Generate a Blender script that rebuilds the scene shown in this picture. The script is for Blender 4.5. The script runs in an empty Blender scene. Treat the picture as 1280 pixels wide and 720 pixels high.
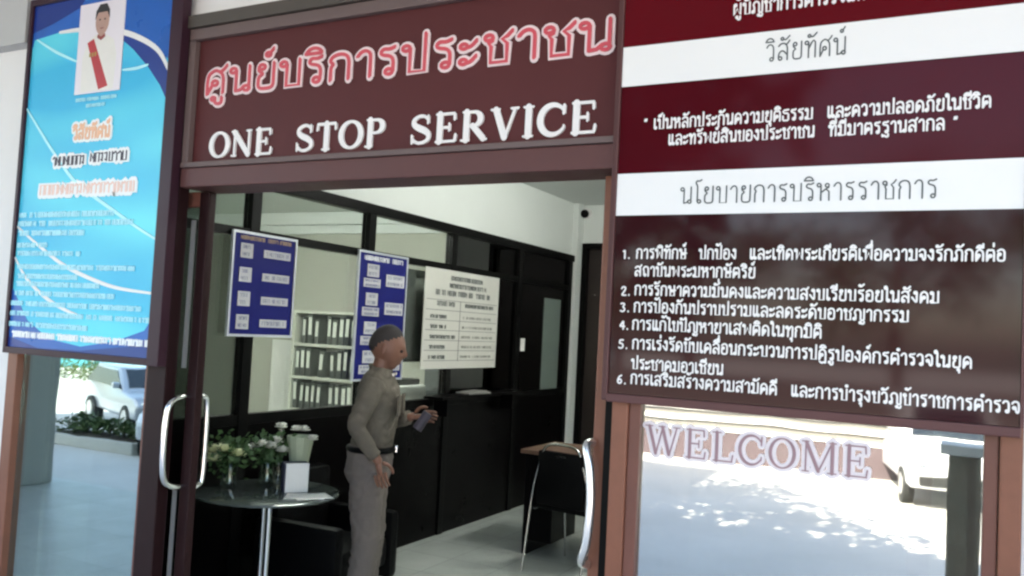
import bpy, bmesh, math, random
from mathutils import noise as mnoise
from mathutils import Vector, Matrix
from mathutils.geometry import tessellate_polygon
random.seed(7)
SC = bpy.context.scene
COL = SC.collection
PI = math.pi
R = math.radians

# ------------------------------------------------------------------ camera
F, YAW, PITCH, ROLL = 1075.4, R(27.6), R(2.884), R(2.974)
CAM = Vector((0, -2.6, 1.65))
fwd = Vector((-math.sin(YAW)*math.cos(PITCH), math.cos(YAW)*math.cos(PITCH), math.sin(PITCH)))
rg = Vector((math.cos(YAW), math.sin(YAW), 0))
up = rg.cross(fwd)
RG = math.cos(ROLL)*rg + math.sin(ROLL)*up
UP = -math.sin(ROLL)*rg + math.cos(ROLL)*up
cd = bpy.data.cameras.new('camera'); cam = bpy.data.objects.new('camera', cd); COL.objects.link(cam)
cd.sensor_width = 36; cd.lens = F/1280*36; cd.clip_start = .05; cd.clip_end = 500
cam.matrix_world = Matrix((RG, UP, -fwd)).transposed().to_4x4()
cam.location = CAM
SC.camera = cam

# ------------------------------------------------------------------ world, sun, exposure
SUN_EL, SUN_AZ = R(46), R(-14)          # azimuth from +y (behind the building), clockwise
W = bpy.data.worlds.new('World'); SC.world = W; W.use_nodes = True
nt = W.node_tree; nt.nodes.clear()
sky = nt.nodes.new('ShaderNodeTexSky'); sky.sky_type = 'NISHITA'; sky.sun_disc = False
sky.sun_elevation = SUN_EL; sky.sun_rotation = SUN_AZ; sky.dust_density = 2.0
bg = nt.nodes.new('ShaderNodeBackground'); bg.inputs[1].default_value = .15
wo = nt.nodes.new('ShaderNodeOutputWorld')
nt.links.new(sky.outputs[0], bg.inputs[0]); nt.links.new(bg.outputs[0], wo.inputs[0])
sl = bpy.data.lights.new('sun', 'SUN'); sl.energy = 4.2; sl.angle = R(.5); sl.color = (1, .95, .87)
so = bpy.data.objects.new('sun', sl); COL.objects.link(so)
sd = Vector((math.sin(SUN_AZ)*math.cos(SUN_EL), math.cos(SUN_AZ)*math.cos(SUN_EL), math.sin(SUN_EL)))
so.rotation_euler = sd.to_track_quat('Z', 'Y').to_euler(); so.location = (0, 0, 30)
VS = SC.view_settings
VS.view_transform = 'Standard'; VS.look = 'None'; VS.gamma = 1; VS.use_curve_mapping = False
VS.exposure = 2.72
VS.use_white_balance = True; VS.white_balance_temperature = 7350; VS.white_balance_tint = 13
SC.render.engine = 'CYCLES'
SC.cycles.use_denoising = True
SC.cycles.filter_width = 2.4
SC.cycles.max_bounces = 10
SC.cycles.transparent_max_bounces = 16

# ------------------------------------------------------------------ helpers
def P(px, py, axis, val):
    """the point of a real plane (axis = val) that the photograph shows at a pixel"""
    d = fwd + (px-640)/F*RG - (py-360)/F*UP
    t = (val-CAM[axis])/d[axis]
    return CAM + t*d

def mat(name, col, rough=.6, metal=0., spec=.5, noise=0., nscale=8., coat=0., emit=None, bump=0., bscale=60.):
    m = bpy.data.materials.new(name); m.use_nodes = True
    n = m.node_tree.nodes; l = m.node_tree.links; b = n['Principled BSDF']
    b.inputs['Base Color'].default_value = (*col, 1)
    b.inputs['Roughness'].default_value = rough; b.inputs['Metallic'].default_value = metal
    b.inputs['Specular IOR Level'].default_value = spec
    if coat: b.inputs['Coat Weight'].default_value = coat; b.inputs['Coat Roughness'].default_value = .04
    if emit:
        b.inputs['Emission Color'].default_value = (*emit[0], 1); b.inputs['Emission Strength'].default_value = emit[1]
    if noise:
        tc = n.new('ShaderNodeTexCoord'); t = n.new('ShaderNodeTexNoise'); t.inputs['Scale'].default_value = nscale
        t.inputs['Detail'].default_value = 6; t.inputs['Roughness'].default_value = .65
        l.new(tc.outputs['Object'], t.inputs['Vector'])
        r = n.new('ShaderNodeMix'); r.data_type = 'RGBA'
        r.inputs[6].default_value = (*[c*(1-noise) for c in col], 1); r.inputs[7].default_value = (*[min(1, c*(1+noise)) for c in col], 1)
        l.new(t.outputs['Fac'], r.inputs[0]); l.new(r.outputs[2], b.inputs['Base Color'])
        mr = n.new('ShaderNodeMapRange'); mr.inputs[3].default_value = max(0, rough-min(.12, rough*.35)); mr.inputs[4].default_value = min(1, rough+min(.12, rough*.35))
        l.new(t.outputs['Fac'], mr.inputs[0]); l.new(mr.outputs[0], b.inputs['Roughness'])
    if bump:
        tc = n.new('ShaderNodeTexCoord'); t = n.new('ShaderNodeTexNoise'); t.inputs['Scale'].default_value = bscale
        t.inputs['Detail'].default_value = 4
        l.new(tc.outputs['Object'], t.inputs['Vector'])
        bp = n.new('ShaderNodeBump'); bp.inputs['Strength'].default_value = bump; bp.inputs['Distance'].default_value = .01
        l.new(t.outputs['Fac'], bp.inputs['Height']); l.new(bp.outputs[0], b.inputs['Normal'])
    return m

def glass_mat(name, tint, refl, rcol=(1, 1, 1), wav=.0):
    m = bpy.data.materials.new(name); m.use_nodes = True
    n = m.node_tree.nodes; l = m.node_tree.links; n.clear()
    tr = n.new('ShaderNodeBsdfTransparent'); tr.inputs[0].default_value = (*tint, 1)
    g = n.new('ShaderNodeBsdfGlossy'); g.inputs['Roughness'].default_value = .015; g.inputs[0].default_value = (*rcol, 1)
    fr = n.new('ShaderNodeMath'); fr.operation = 'POWER'; fr.inputs[1].default_value = 5
    lw = n.new('ShaderNodeLayerWeight'); lw.inputs[0].default_value = .5; l.new(lw.outputs['Facing'], fr.inputs[0])
    mr = n.new('ShaderNodeMapRange'); mr.inputs[3].default_value = refl; mr.inputs[4].default_value = .9
    l.new(fr.outputs[0], mr.inputs[0])
    mx = n.new('ShaderNodeMixShader'); o = n.new('ShaderNodeOutputMaterial')
    l.new(mr.outputs[0], mx.inputs[0]); l.new(tr.outputs[0], mx.inputs[1]); l.new(g.outputs[0], mx.inputs[2]); l.new(mx.outputs[0], o.inputs[0])
    if wav:
        tc = n.new('ShaderNodeTexCoord'); t = n.new('ShaderNodeTexNoise'); t.inputs['Scale'].default_value = 2.2
        l.new(tc.outputs['Object'], t.inputs['Vector'])
        bp = n.new('ShaderNodeBump'); bp.inputs['Strength'].default_value = wav; bp.inputs['Distance'].default_value = .02
        l.new(t.outputs['Fac'], bp.inputs['Height']); l.new(bp.outputs[0], g.inputs['Normal'])
    return m

class MB:
    """collects shapes for ONE mesh object"""
    def __init__(self): self.b = bmesh.new()
    def box(self, x0, x1, y0, y1, z0, z1, bev=0., M=None):
        t = bmesh.new()
        bmesh.ops.create_cube(t, size=1, matrix=Matrix.Translation(((x0+x1)/2, (y0+y1)/2, (z0+z1)/2)) @ Matrix.Diagonal((abs(x1-x0), abs(y1-y0), abs(z1-z0), 1)))
        if bev: bmesh.ops.bevel(t, geom=t.edges[:], offset=bev, segments=2, affect='EDGES', profile=.6)
        return self._merge(t, M)
    def _merge(self, t, M=None):
        if M: bmesh.ops.transform(t, matrix=M, verts=t.verts)
        me = bpy.data.meshes.new('tmp'); t.to_mesh(me); t.free(); self.b.from_mesh(me); bpy.data.meshes.remove(me)
        return self
    def cyl(self, p, q, r, r2=None, n=16, cap=True):
        p, q = Vector(p), Vector(q); d = q-p; t = bmesh.new()
        bmesh.ops.create_cone(t, cap_ends=cap, segments=n, radius1=r, radius2=r if r2 is None else r2, depth=d.length)
        return self._merge(t, Matrix.Translation((p+q)/2) @ d.to_track_quat('Z', 'Y').to_matrix().to_4x4())
    def tube(self, pts, r, n=10, closed=False, smooth=True):
        pts = [Vector(p) for p in pts]
        if smooth: pts = catmull(pts, 6, closed)
        N = len(pts); rings = []; nrm = None
        for i, p in enumerate(pts):
            a = pts[(i-1) % N] if closed or i else p; c = pts[(i+1) % N] if closed or i < N-1 else p
            t = (c-a).normalized()
            if nrm is None: nrm = t.orthogonal().normalized()
            nrm = (nrm - t*nrm.dot(t)).normalized(); bn = t.cross(nrm)
            rr = r[i] if isinstance(r, list) else r
            rings.append([self.b.verts.new(p + (nrm*math.cos(2*PI*k/n)+bn*math.sin(2*PI*k/n))*rr) for k in range(n)])
        for i in range(N if closed else N-1):
            A, B = rings[i], rings[(i+1) % N]
            for k in range(n): self.b.faces.new((A[k], A[(k+1) % n], B[(k+1) % n], B[k]))
        if not closed:
            self.b.faces.new(rings[0][::-1]); self.b.faces.new(rings[-1])
        return self
    def sph(self, c, r, M=None, seg=14, ring=9):
        t = bmesh.new(); bmesh.ops.create_uvsphere(t, u_segments=seg, v_segments=ring, radius=1)
        r = r if hasattr(r, '__len__') else (r, r, r)
        bmesh.ops.transform(t, matrix=Matrix.Translation(c) @ (M or Matrix.Identity(4)) @ Matrix.Diagonal((*r, 1)), verts=t.verts)
        return self._merge(t)
    def lathe(self, prof, c=(0, 0, 0), n=24):
        rings = [[self.b.verts.new((c[0]+r*math.cos(2*PI*k/n), c[1]+r*math.sin(2*PI*k/n), c[2]+z)) for k in range(n)] for r, z in prof]
        for A, B in zip(rings, rings[1:]):
            for k in range(n): self.b.faces.new((A[k], A[(k+1) % n], B[(k+1) % n], B[k]))
        return self
    def prism(self, pts, fn, h0, h1):
        """closed 2-D outline -> solid; fn maps (u, v, h) to a point"""
        tri = tessellate_polygon([[Vector((u, v, 0)) for u, v in pts]])
        A = [self.b.verts.new(fn(u, v, h0)) for u, v in pts]; B = [self.b.verts.new(fn(u, v, h1)) for u, v in pts]
        for t in tri:
            try: self.b.faces.new([A[i] for i in t]); self.b.faces.new([B[i] for i in t[::-1]])
            except ValueError: pass
        n = len(pts)
        for i in range(n): self.b.faces.new((A[i], A[(i+1) % n], B[(i+1) % n], B[i]))
        return self
    def build(self, name, m, parent=None, smooth=False, loc=None):
        bmesh.ops.recalc_face_normals(self.b, faces=self.b.faces)
        me = bpy.data.meshes.new(name); self.b.to_mesh(me); self.b.free()
        if smooth:
            me.polygons.foreach_set('use_smooth', [True]*len(me.polygons))
            try: me.set_sharp_from_angle(angle=R(40))
            except Exception: pass
        if m: me.materials.append(m)
        o = bpy.data.objects.new(name, me); COL.objects.link(o)
        if parent: o.parent = parent
        if loc: o.location = loc
        return o

def catmull(pts, k, closed=False):
    out = []; N = len(pts)
    for i in range(N if closed else N-1):
        p0 = pts[(i-1) % N] if closed or i else pts[0]; p1 = pts[i]; p2 = pts[(i+1) % N]
        p3 = pts[(i+2) % N] if closed or i+2 < N else pts[-1]
        for j in range(k):
            t = j/k
            out.append(.5*((2*p1)+(p2-p0)*t+(2*p0-5*p1+4*p2-p3)*t*t+(3*p1-p0-3*p2+p3)*t*t*t))
    if not closed: out.append(pts[-1])
    return out

def tag(o, label=None, cat=None, group=None, kind=None):
    if label: o['label'] = label
    if cat: o['category'] = cat
    if group: o['group'] = group
    if kind: o['kind'] = kind
    return o
def thing(name, label, cat, loc=(0, 0, 0), rz=0., group=None):
    o = bpy.data.objects.new(name, None); COL.objects.link(o); o.location = loc; o.rotation_euler = (0, 0, rz)
    o.empty_display_size = .1
    return tag(o, label, cat, group)
def struct(o): o['kind'] = 'structure'; return o
def copy_tree(o, parent=None):
    c = o.copy(); COL.objects.link(c); c.parent = parent
    for ch in list(o.children): copy_tree(ch, c)
    return c

# ------------------------------------------------------------------ materials
M_white = mat('white_wall_paint', (.80, .78, .76), .7, noise=.04, nscale=3, bump=.15, bscale=140)
M_greypaint_shade = mat('grey_paint_and_shade', (.50, .50, .49), .7, noise=.05, nscale=3, bump=.15, bscale=140)
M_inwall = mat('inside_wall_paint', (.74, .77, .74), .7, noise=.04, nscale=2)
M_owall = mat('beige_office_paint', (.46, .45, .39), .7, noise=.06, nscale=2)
M_ceil = mat('ceiling_paint', (.70, .72, .70), .8, noise=.03, nscale=2)
M_brown = mat('brown_aluminium', (.17, .065, .048), .38, spec=.3, noise=.25, nscale=5)
M_bronze = mat('worn_bronze_aluminium', (.225, .085, .052), .36, spec=.3, noise=.28, nscale=7)
M_maroonframe = mat('maroon_frame_paint', (.115, .048, .046), .45, spec=.25, noise=.12, nscale=4)
M_greybrown = mat('grey_brown_frame', (.15, .105, .10), .5, spec=.25, noise=.12, nscale=4)
M_gapshadow = mat('shadow_gap_tone', (.075, .06, .05), .6, noise=.15)
M_dark = mat('black_aluminium', (.002, .002, .002), .45, noise=.2, spec=.1)
M_darkbrown = mat('dark_brown_aluminium', (.020, .007, .008), .42, spec=.15, noise=.2, nscale=4)
M_alu = mat('silver_aluminium', (.62, .62, .62), .3, metal=.7)
M_chrome = mat('chrome', (.82, .82, .82), .14, metal=1)
M_signred = mat('maroon_sign_board', (.100, .028, .029), .45, spec=.15, noise=.12, nscale=2.5)
M_board = mat('glossy_maroon_vinyl', (.032, .0055, .008), .06, noise=.14, nscale=1.5, spec=.30)
M_boardred = mat('glossy_red_vinyl', (.11, .005, .009), .1, noise=.12, nscale=1.5, spec=.10)
M_vwhite = mat('white_vinyl', (.84, .82, .80), .4)
M_lwhite = mat('white_letter', (.86, .82, .80), .45)
M_pinkw = mat('pinkish_white_letter_edge', (.85, .68, .68), .45)
M_lred = mat('rose_red_letter', (.66, .085, .11), .4, noise=.15, nscale=6)
M_ink = mat('dark_grey_ink', (.10, .11, .11), .6)
M_floor = None
M_glassl = glass_mat('teal_reflective_glass', (.42, .50, .50), .48, (.76, .96, .96), wav=.03)
M_glass = glass_mat('reflective_window_glass', (.50, .54, .54), .56, (.93, 1, .97), wav=.03)
M_gclear = glass_mat('clear_glass', (.88, .92, .90), .05)
M_gmid = glass_mat('smoky_glass', (.42, .46, .44), .05)
M_gmid2 = glass_mat('greenish_glass', (.72, .78, .75), .05)
M_gdoor = glass_mat('sliding_glass', (.62, .66, .66), .06)
M_gdark = glass_mat('dark_tinted_glass', (.04, .045, .045), .05)

# ------------------------------------------------------------------ stroke lettering
def circ(cx, cy, r): return ('o', cx, cy, r)
G = {  # width, strokes; heights: 0 baseline, 10 = consonant height
'ก': (7, [[(1, 0), (1, 5.3), (1.9, 6.3), (.5, 7.3), (1.4, 9.2), (3.5, 10), (5.6, 9.2), (6.2, 7), (6.2, 0)]]),
'ข': (6.6, [circ(1.5, 8.7, 1), [(2.5, 8.8), (2.4, 7.6), (1.5, 6.7), (2.1, 5.6), (2.1, 0), (5.9, 0), (5.9, 10)]]),
'ค': (7.4, [circ(3.6, 4.5, 1), [(2.8, 3.8), (1.1, 0)], [(1.1, 0), (1, 5), (1.4, 8.3), (3.7, 10), (6, 8.3), (6.5, 6), (6.5, 0)]]),
'ต': (7.4, [circ(3.6, 4.2, 1), [(2.8, 3.5), (1.1, 0)], [(1.1, 0), (1, 5), (1.2, 8.3), (2.4, 9.9), (3.7, 8.8), (5.1, 9.9), (6.3, 8.3), (6.5, 6), (6.5, 0)]]),
'ด': (7.4, [circ(2.9, 4.5, 1), [(3.5, 3.7), (1.2, 0)], [(1.2, 0), (1, 5), (1.4, 8.3), (3.7, 10), (6, 8.3), (6.5, 6), (6.5, 0)]]),
'ศ': (7.6, [circ(3.6, 4.5, 1), [(2.8, 3.8), (1.1, 0)], [(1.1, 0), (1, 5), (1.4, 8.3), (3.7, 10), (6, 8.3), (6.5, 6), (6.5, 0)], [(5.3, 8.9), (6.4, 9.6), (7.6, 11.4)]]),
'ง': (5.6, [circ(3.3, 8.7, 1), [(4.4, 8.7), (4.4, 1), (3.8, .1), (.6, 4.4)]]),
'จ': (6.2, [circ(2, 4.4, 1), [(3, 4.2), (3.4, 1.4), (4.3, 0), (5.3, 1.4), (5.3, 7), (4.8, 9.2), (3, 10), (1.3, 9.4), (.5, 8)]]),
'ช': (7, [circ(1.5, 8.7, 1), [(2.5, 8.8), (2.4, 7.6), (1.5, 6.7), (2.1, 5.6), (2.1, 0), (5.9, 0), (5.9, 6.2), (4.7, 7.8), (5.9, 8.7), (7.1, 10.4)]]),
'ซ': (7.4, [circ(1.4, 8.4, .9), [(2.2, 8.7), (2.8, 7.4), (3.4, 8.6), (2.4, 5.6), (2.4, 0), (6.2, 0), (6.2, 6.2), (5, 7.8), (6.2, 8.7), (7.4, 10.4)]]),
'ญ': (10, [circ(1.3, 1.1, 1), [(2.3, 1.2), (2.2, 5.3), (1.3, 6.8), (2.2, 9.2), (4, 10), (6, 9), (6.5, 7), (6.5, 0), (9.3, 0), (9.3, 10)], circ(6.4, -2.3, .8), [(7.1, -2.6), (7.8, -3.6), (9.3, -3.2), (9.4, -1.4)]]),
'ฏ': (7.4, [circ(3.1, 4.5, 1), [(2.6, 3.7), (1.1, 0)], [(1.1, 0), (1, 5), (1.4, 8.3), (3.7, 10), (6, 8.3), (6.5, 6), (6.5, -3.4), (5, -1.8), (3.6, -3.4), (1.6, -1.8)]]),
'ฐ': (6.4, [circ(4.3, 1.1, 1), [(5.4, 1.1), (5.4, 5.6), (4.4, 6.9), (1.8, 7.2), (1.2, 8.5), (2.2, 9.7), (3.8, 9.2), (5.4, 10)], [(.8, -1.6), (.8, -3.6), (2.6, -2), (3.6, -3.6), (5.6, -3.6), (5.6, -1.3)]]),
'ถ': (7.4, [circ(2.9, 1.1, 1), [(1.8, 1.2), (1.8, 5.3), (1, 6.9), (1.9, 9.2), (3.8, 10), (5.9, 9), (6.4, 7), (6.4, 0)]]),
'ภ': (7.4, [circ(1.1, 1.1, 1), [(2.2, 1.2), (2.2, 5.3), (1.3, 6.9), (2.2, 9.2), (4, 10), (6, 9), (6.5, 7), (6.5, 0)]]),
'ท': (7.2, [circ(1.3, 8.7, 1), [(2.4, 8.7), (2.4, 0)], [(2.4, 5.2), (4.3, 9), (5.3, 9.9), (6.2, 9), (6.3, 7.5), (6.3, 0)]]),
'ธ': (6.8, [[(6, 10), (2, 9.5), (1, 8.3), (2, 7), (5.2, 6.6), (6, 5.5), (6, .8), (5.4, 0), (1.6, 0), (1, .8), (1, 4)]]),
'น': (7.6, [circ(1.3, 8.7, 1), [(2.4, 8.7), (2.4, .2)], [(2.4, .3), (4, .5), (5.2, 1.9)], circ(5.9, 1.1, 1), [(6.7, 1.2), (6.7, 10)]]),
'บ': (7.2, [circ(1.3, 8.7, 1), [(2.4, 8.7), (2.4, 0), (6.3, 0), (6.3, 10)]]),
'ป': (7.2, [circ(1.3, 8.7, 1), [(2.4, 8.7), (2.4, 0), (6.3, 0), (6.3, 13.4)]]),
'พ': (8.4, [circ(1.3, 8.7, 1), [(2.4, 8.7), (2.4, 0), (4.9, 6.6), (7.4, 0), (7.4, 10)]]),
'ผ': (8, [circ(2.2, 8.7, 1), [(1.2, 8.7), (1.2, 0), (4, 5.6), (6.9, 0), (6.9, 10)]]),
'ม': (7.4, [circ(1.5, 8.7, 1), [(2.6, 8.7), (2.5, 1)], circ(1.5, 1.1, 1), [(2.5, .2), (6.5, .2), (6.5, 10)]]),
'ย': (7, [circ(2.3, 8.7, 1), [(1.3, 8.7), (1.2, 7.2), (3, 5.9), (1.3, 5), (1.2, 1.2), (2, 0), (5.3, 0), (6.1, 1), (6.1, 10)]]),
'ร': (5.8, [circ(3.5, 1.1, 1), [(4.6, 1.1), (4.6, 5.4), (3.8, 6.8), (1.5, 7.3), (1, 8.5), (1.9, 9.7), (3.4, 9.2), (5, 10)]]),
'ล': (7.2, [circ(2.1, 1.1, 1), [(1.1, 1.3), (1.1, 3.6), (2.2, 5.4), (4, 5.5), (6.2, 3)], [(1, 8.3), (2.1, 9.6), (3.9, 10), (5.7, 9.2), (6.3, 7), (6.3, 0)]]),
'ส': (7.6, [circ(2.1, 1.1, 1), [(1.1, 1.3), (1.1, 3.6), (2.2, 5.4), (4, 5.5), (6.2, 3)], [(1, 8.3), (2.1, 9.6), (3.9, 10), (5.7, 9.2), (6.3, 7), (6.3, 0)], [(5.2, 9), (6.3, 9.6), (7.5, 11.4)]]),
'ว': (5.8, [circ(3.6, 1.1, 1), [(4.7, 1.1), (4.7, 7), (4.3, 9), (2.8, 10), (1.3, 9.5), (.6, 8.1)]]),
'ษ': (7.8, [circ(1.3, 8.7, 1), [(2.4, 8.7), (2.4, 0), (6.3, 0), (6.3, 10)], circ(4.2, 5, .9), [(5.1, 5), (7.6, 5.6)]]),
'ห': (7.8, [circ(1.3, 8.7, 1), [(2.4, 8.7), (2.4, 0)], [(2.4, 4.4), (5, 6.4), (6.6, 7.4)], circ(5.7, 8.5, 1), [(5, 6.4), (6.7, 5), (6.8, 0)]]),
'อ': (7, [circ(2.2, 5.7, 1), [(1.2, 5.7), (1.1, 1.2), (2, 0), (5.2, 0), (6.1, 1.2), (6.1, 7.5), (5.3, 9.4), (3.6, 10), (1.9, 9.4), (1, 8.2)]]),
'ะ': (5, [circ(1.3, 6.8, .9), [(2.1, 6.3), (3.2, 6.6), (4.5, 8.6)], circ(1.3, 1.4, .9), [(2.1, .9), (3.2, 1.2), (4.5, 3.2)]]),
'า': (5.2, [[(.7, 7.9), (1.6, 9.5), (3, 10), (4.2, 9), (4.4, 7.5), (4.4, 0)]]),
'เ': (3.4, [circ(2.3, 1.1, 1), [(1.2, 1.1), (1.2, 10)]]),
'แ': (6.6, [circ(2.3, 1.1, 1), [(1.2, 1.1), (1.2, 10)], circ(5.4, 1.1, 1), [(4.3, 1.1), (4.3, 10)]]),
'โ': (4.6, [circ(3.3, 1.1, 1), [(2.2, 1.1), (2.2, 10.5), (.9, 12.4), (1.9, 13.8), (3.2, 13.2), (4.6, 14.2)]]),
'ไ': (4, [circ(3.3, 1.1, 1), [(2.2, 1.1), (2.2, 12), (1.6, 13.8), (.5, 12.2), (-.4, 14)]]),
'ใ': (4, [circ(3.3, 1.1, 1), [(2.2, 1.1), (2.2, 12), (1.4, 14), (.2, 13.6), (.2, 12.4)], circ(.9, 12.2, .7)]),
'“': (3.4, [[(.8, 8.6), (1.2, 10.4)], [(2.2, 8.6), (2.6, 10.4)]]),
'”': (3.4, [[(.8, 8.6), (1.2, 10.4)], [(2.2, 8.6), (2.6, 10.4)]]),
'1': (4, [[(.8, 7.4), (2.2, 8.8), (2.2, 0)]]), '2': (5, [[(.7, 7), (1.4, 8.6), (3, 8.9), (4, 7.6), (3.6, 5.6), (.8, 0.1), (4.3, 0)]]),
'3': (5, [[(.8, 8.2), (2.4, 9), (3.9, 7.6), (2.2, 4.9), (4.1, 3), (3.4, .6), (1.8, 0), (.6, .9)]]),
'4': (5, [[(3.4, 0), (3.4, 8.8), (.5, 3), (4.5, 3)]]), '5': (5, [[(3.9, 8.8), (1.2, 8.8), (.9, 5), (2.6, 5.4), (4, 3.6), (3.5, .8), (1.9, 0), (.5, .8)]]),
'6': (5, [[(3.8, 8.6), (2, 7.4), (.8, 4), (.9, 1.2), (2.3, 0), (3.9, 1.4), (3.7, 4), (2.2, 4.8), (.9, 3.2)]]),
'.': (2.2, [[(1, .1), (1, .6)]]), ' ': (5, []),
}
CORNERS = set('ขชซบปพผมธษนทห')
UPV = {  # upper vowels, relative to the right stem of the consonant before
'ิ': [[(-5, 11.4), (-4.2, 13), (-2.4, 13.7), (-.7, 12.8), (-.1, 11.4)], [(-5, 11.4), (-.1, 11.4)]],
'ี': [[(-5, 11.4), (-4.2, 13), (-2.4, 13.5), (-.7, 12.6), (-.1, 11.4)], [(-5, 11.4), (-.1, 11.4)], [(-.1, 11.4), (-.1, 14.6)]],
'ื': [[(-5, 11.4), (-4.2, 13), (-2.4, 13.5), (-.7, 12.6), (-.1, 11.4)], [(-5, 11.4), (-.1, 11.4)], [(-.1, 11.4), (-.1, 14.6)], [(-1.5, 12.8), (-1.5, 14.6)]],
'ั': [circ(-3.6, 12.6, .8), [(-2.8, 12.2), (-1.4, 11.9), (.7, 14.2)]],
'็': [[(-3.6, 11.6), (-4.2, 13), (-2.6, 14), (-1.2, 12.6), (-2.6, 12)], [(-1.8, 14), (-.2, 15.2)]],
}
TONE = {'่': [[(-.4, 0), (-.4, 2.6)]], '้': [circ(-3, 1.6, .6), [(-2.4, 1.4), (-2.2, .3), (.4, 2.8)]], '์': [circ(-2, .9, .8), [(-1.4, 1.4), (-.3, 3.2)]]}
LOWV = {'ุ': [circ(-1, -2, .7), [(-.4, -2), (-.4, -4.4)]], 'ู': [circ(-3.3, -2, .7), [(-2.7, -2), (-2.6, -4.2), (-.4, -4.2), (-.4, -1.5)]]}

def spath(pts, smooth):
    p = [Vector((a, b, 0)) for a, b in pts]
    if not smooth: return p
    # round the turns a little without losing straight stems
    out = [p[0]]
    for i in range(1, len(p)-1):
        a, b, c = p[i-1], p[i], p[i+1]
        t1 = min(.5, 1.1/max(.01, (b-a).length)); t2 = min(.5, 1.1/max(.01, (c-b).length))
        q0 = b+(a-b)*t1; q2 = b+(c-b)*t2
        for k in range(4):
            t = k/3; out.append((1-t)**2*q0+2*t*(1-t)*b+t*t*q2)
    out.append(p[-1]); return out

def thai_layout(text):
    x = 0; out = []; stem = 0; hadup = False
    def put(strokes, dx, dy, smooth=True):
        for s in strokes:
            if s[0] == 'o':
                _, cx, cy, r = s
                out.append(([Vector((cx+dx+r*math.cos(2*PI*k/11), cy+dy+r*math.sin(2*PI*k/11), 0)) for k in range(11)], True))
            else: out.append(([v+Vector((dx, dy, 0)) for v in spath(s, smooth)], False))
    tall = False
    for ch in text:
        if ch in UPV: put(UPV[ch], stem-(1.2 if tall else 0), 0); hadup = True
        elif ch in TONE: put(TONE[ch], stem-(1.2 if tall else 0), 15 if hadup else 12.6)
        elif ch in LOWV: put(LOWV[ch], stem, 0)
        elif ch == 'ำ':
            put([circ(-.2, 13, .8)], stem, 0); put(G['า'][1], x, 0); x += G['า'][0]+.9; hadup = False
        else:
            w, st = G[ch]; put(st, x, 0, ch not in CORNERS); stem = x+w-.9; x += w+.9; hadup = False; tall = ch == 'ป'
    return out, x-.9

def ribbon(mb, path, closed, w, fn, h, wl=None, side=0.):
    """a flat stroke of width w with round ends; fn maps (u, v, h)"""
    p = path; N = len(p); L = []
    for i in range(N):
        a = p[(i-1) % N] if closed or i else p[i]; c = p[(i+1) % N] if closed or i < N-1 else p[i]
        t = c-a
        t = t.normalized() if t.length > 1e-6 else Vector((1, 0, 0))
        n = Vector((-t.y, t.x, 0)); ww = (wl[i] if wl else w)/2
        hh = h + .00012*i/N
        L.append((p[i]+n*ww, p[i]-n*ww, hh, t))
    bw = mb.b; V = []
    for a, b, hh, t in L: V.append((bw.verts.new(fn(a.x, a.y, hh)), bw.verts.new(fn(b.x, b.y, hh)), bw.verts.new(fn(a.x, a.y, side)), bw.verts.new(fn(b.x, b.y, side))))
    for i in range(N if closed else N-1):
        A, B = V[i], V[(i+1) % N]
        bw.faces.new((A[0], A[1], B[1], B[0])); bw.faces.new((A[2], A[0], B[0], B[2])); bw.faces.new((A[1], A[3], B[3], B[1]))
    if not closed:
        for i, s in ((0, -1), (N-1, 1)):
            a, b, hh, t = L[i]; c = (a+b)/2; n = (a-c)
            fan = [V[i][0]] + [bw.verts.new(fn(*(c+n*math.cos(PI*k/5)+t*s*n.length*math.sin(PI*k/5)).xy, hh)) for k in range(1, 5)] + [V[i][1]]
            bw.faces.new(fan if s > 0 else fan[::-1])

def frame_fn(p0, p1, nrm):
    """u along p0->p1, v up, h out of the board"""
    X = (p1-p0).normalized(); N = Vector(nrm).normalized(); Z = Vector((0, 0, 1))
    return lambda u, v, h: p0 + X*u + Z*v + N*h

def thai(name, text, p0, p1, ch, weight, m, parent, nrm=(0, -1, 0), h=.0012, fit=True, shear=0.):
    p0, p1 = Vector(p0), Vector(p1); st, w = thai_layout(text); sx = (p1-p0).length/w; sy = ch/10
    fn = frame_fn(p0, Vector((p1.x, p1.y, p1.z)), nrm); mb = MB(); k = 0
    for path, closed in st:
        q = [Vector((v.x*sx + shear*v.y*sy, v.y*sy, 0)) for v in path]
        ribbon(mb, q, closed, weight, fn, h+.00015*(k % 9)); k += 1
    return mb.build(name, m, parent)

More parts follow.
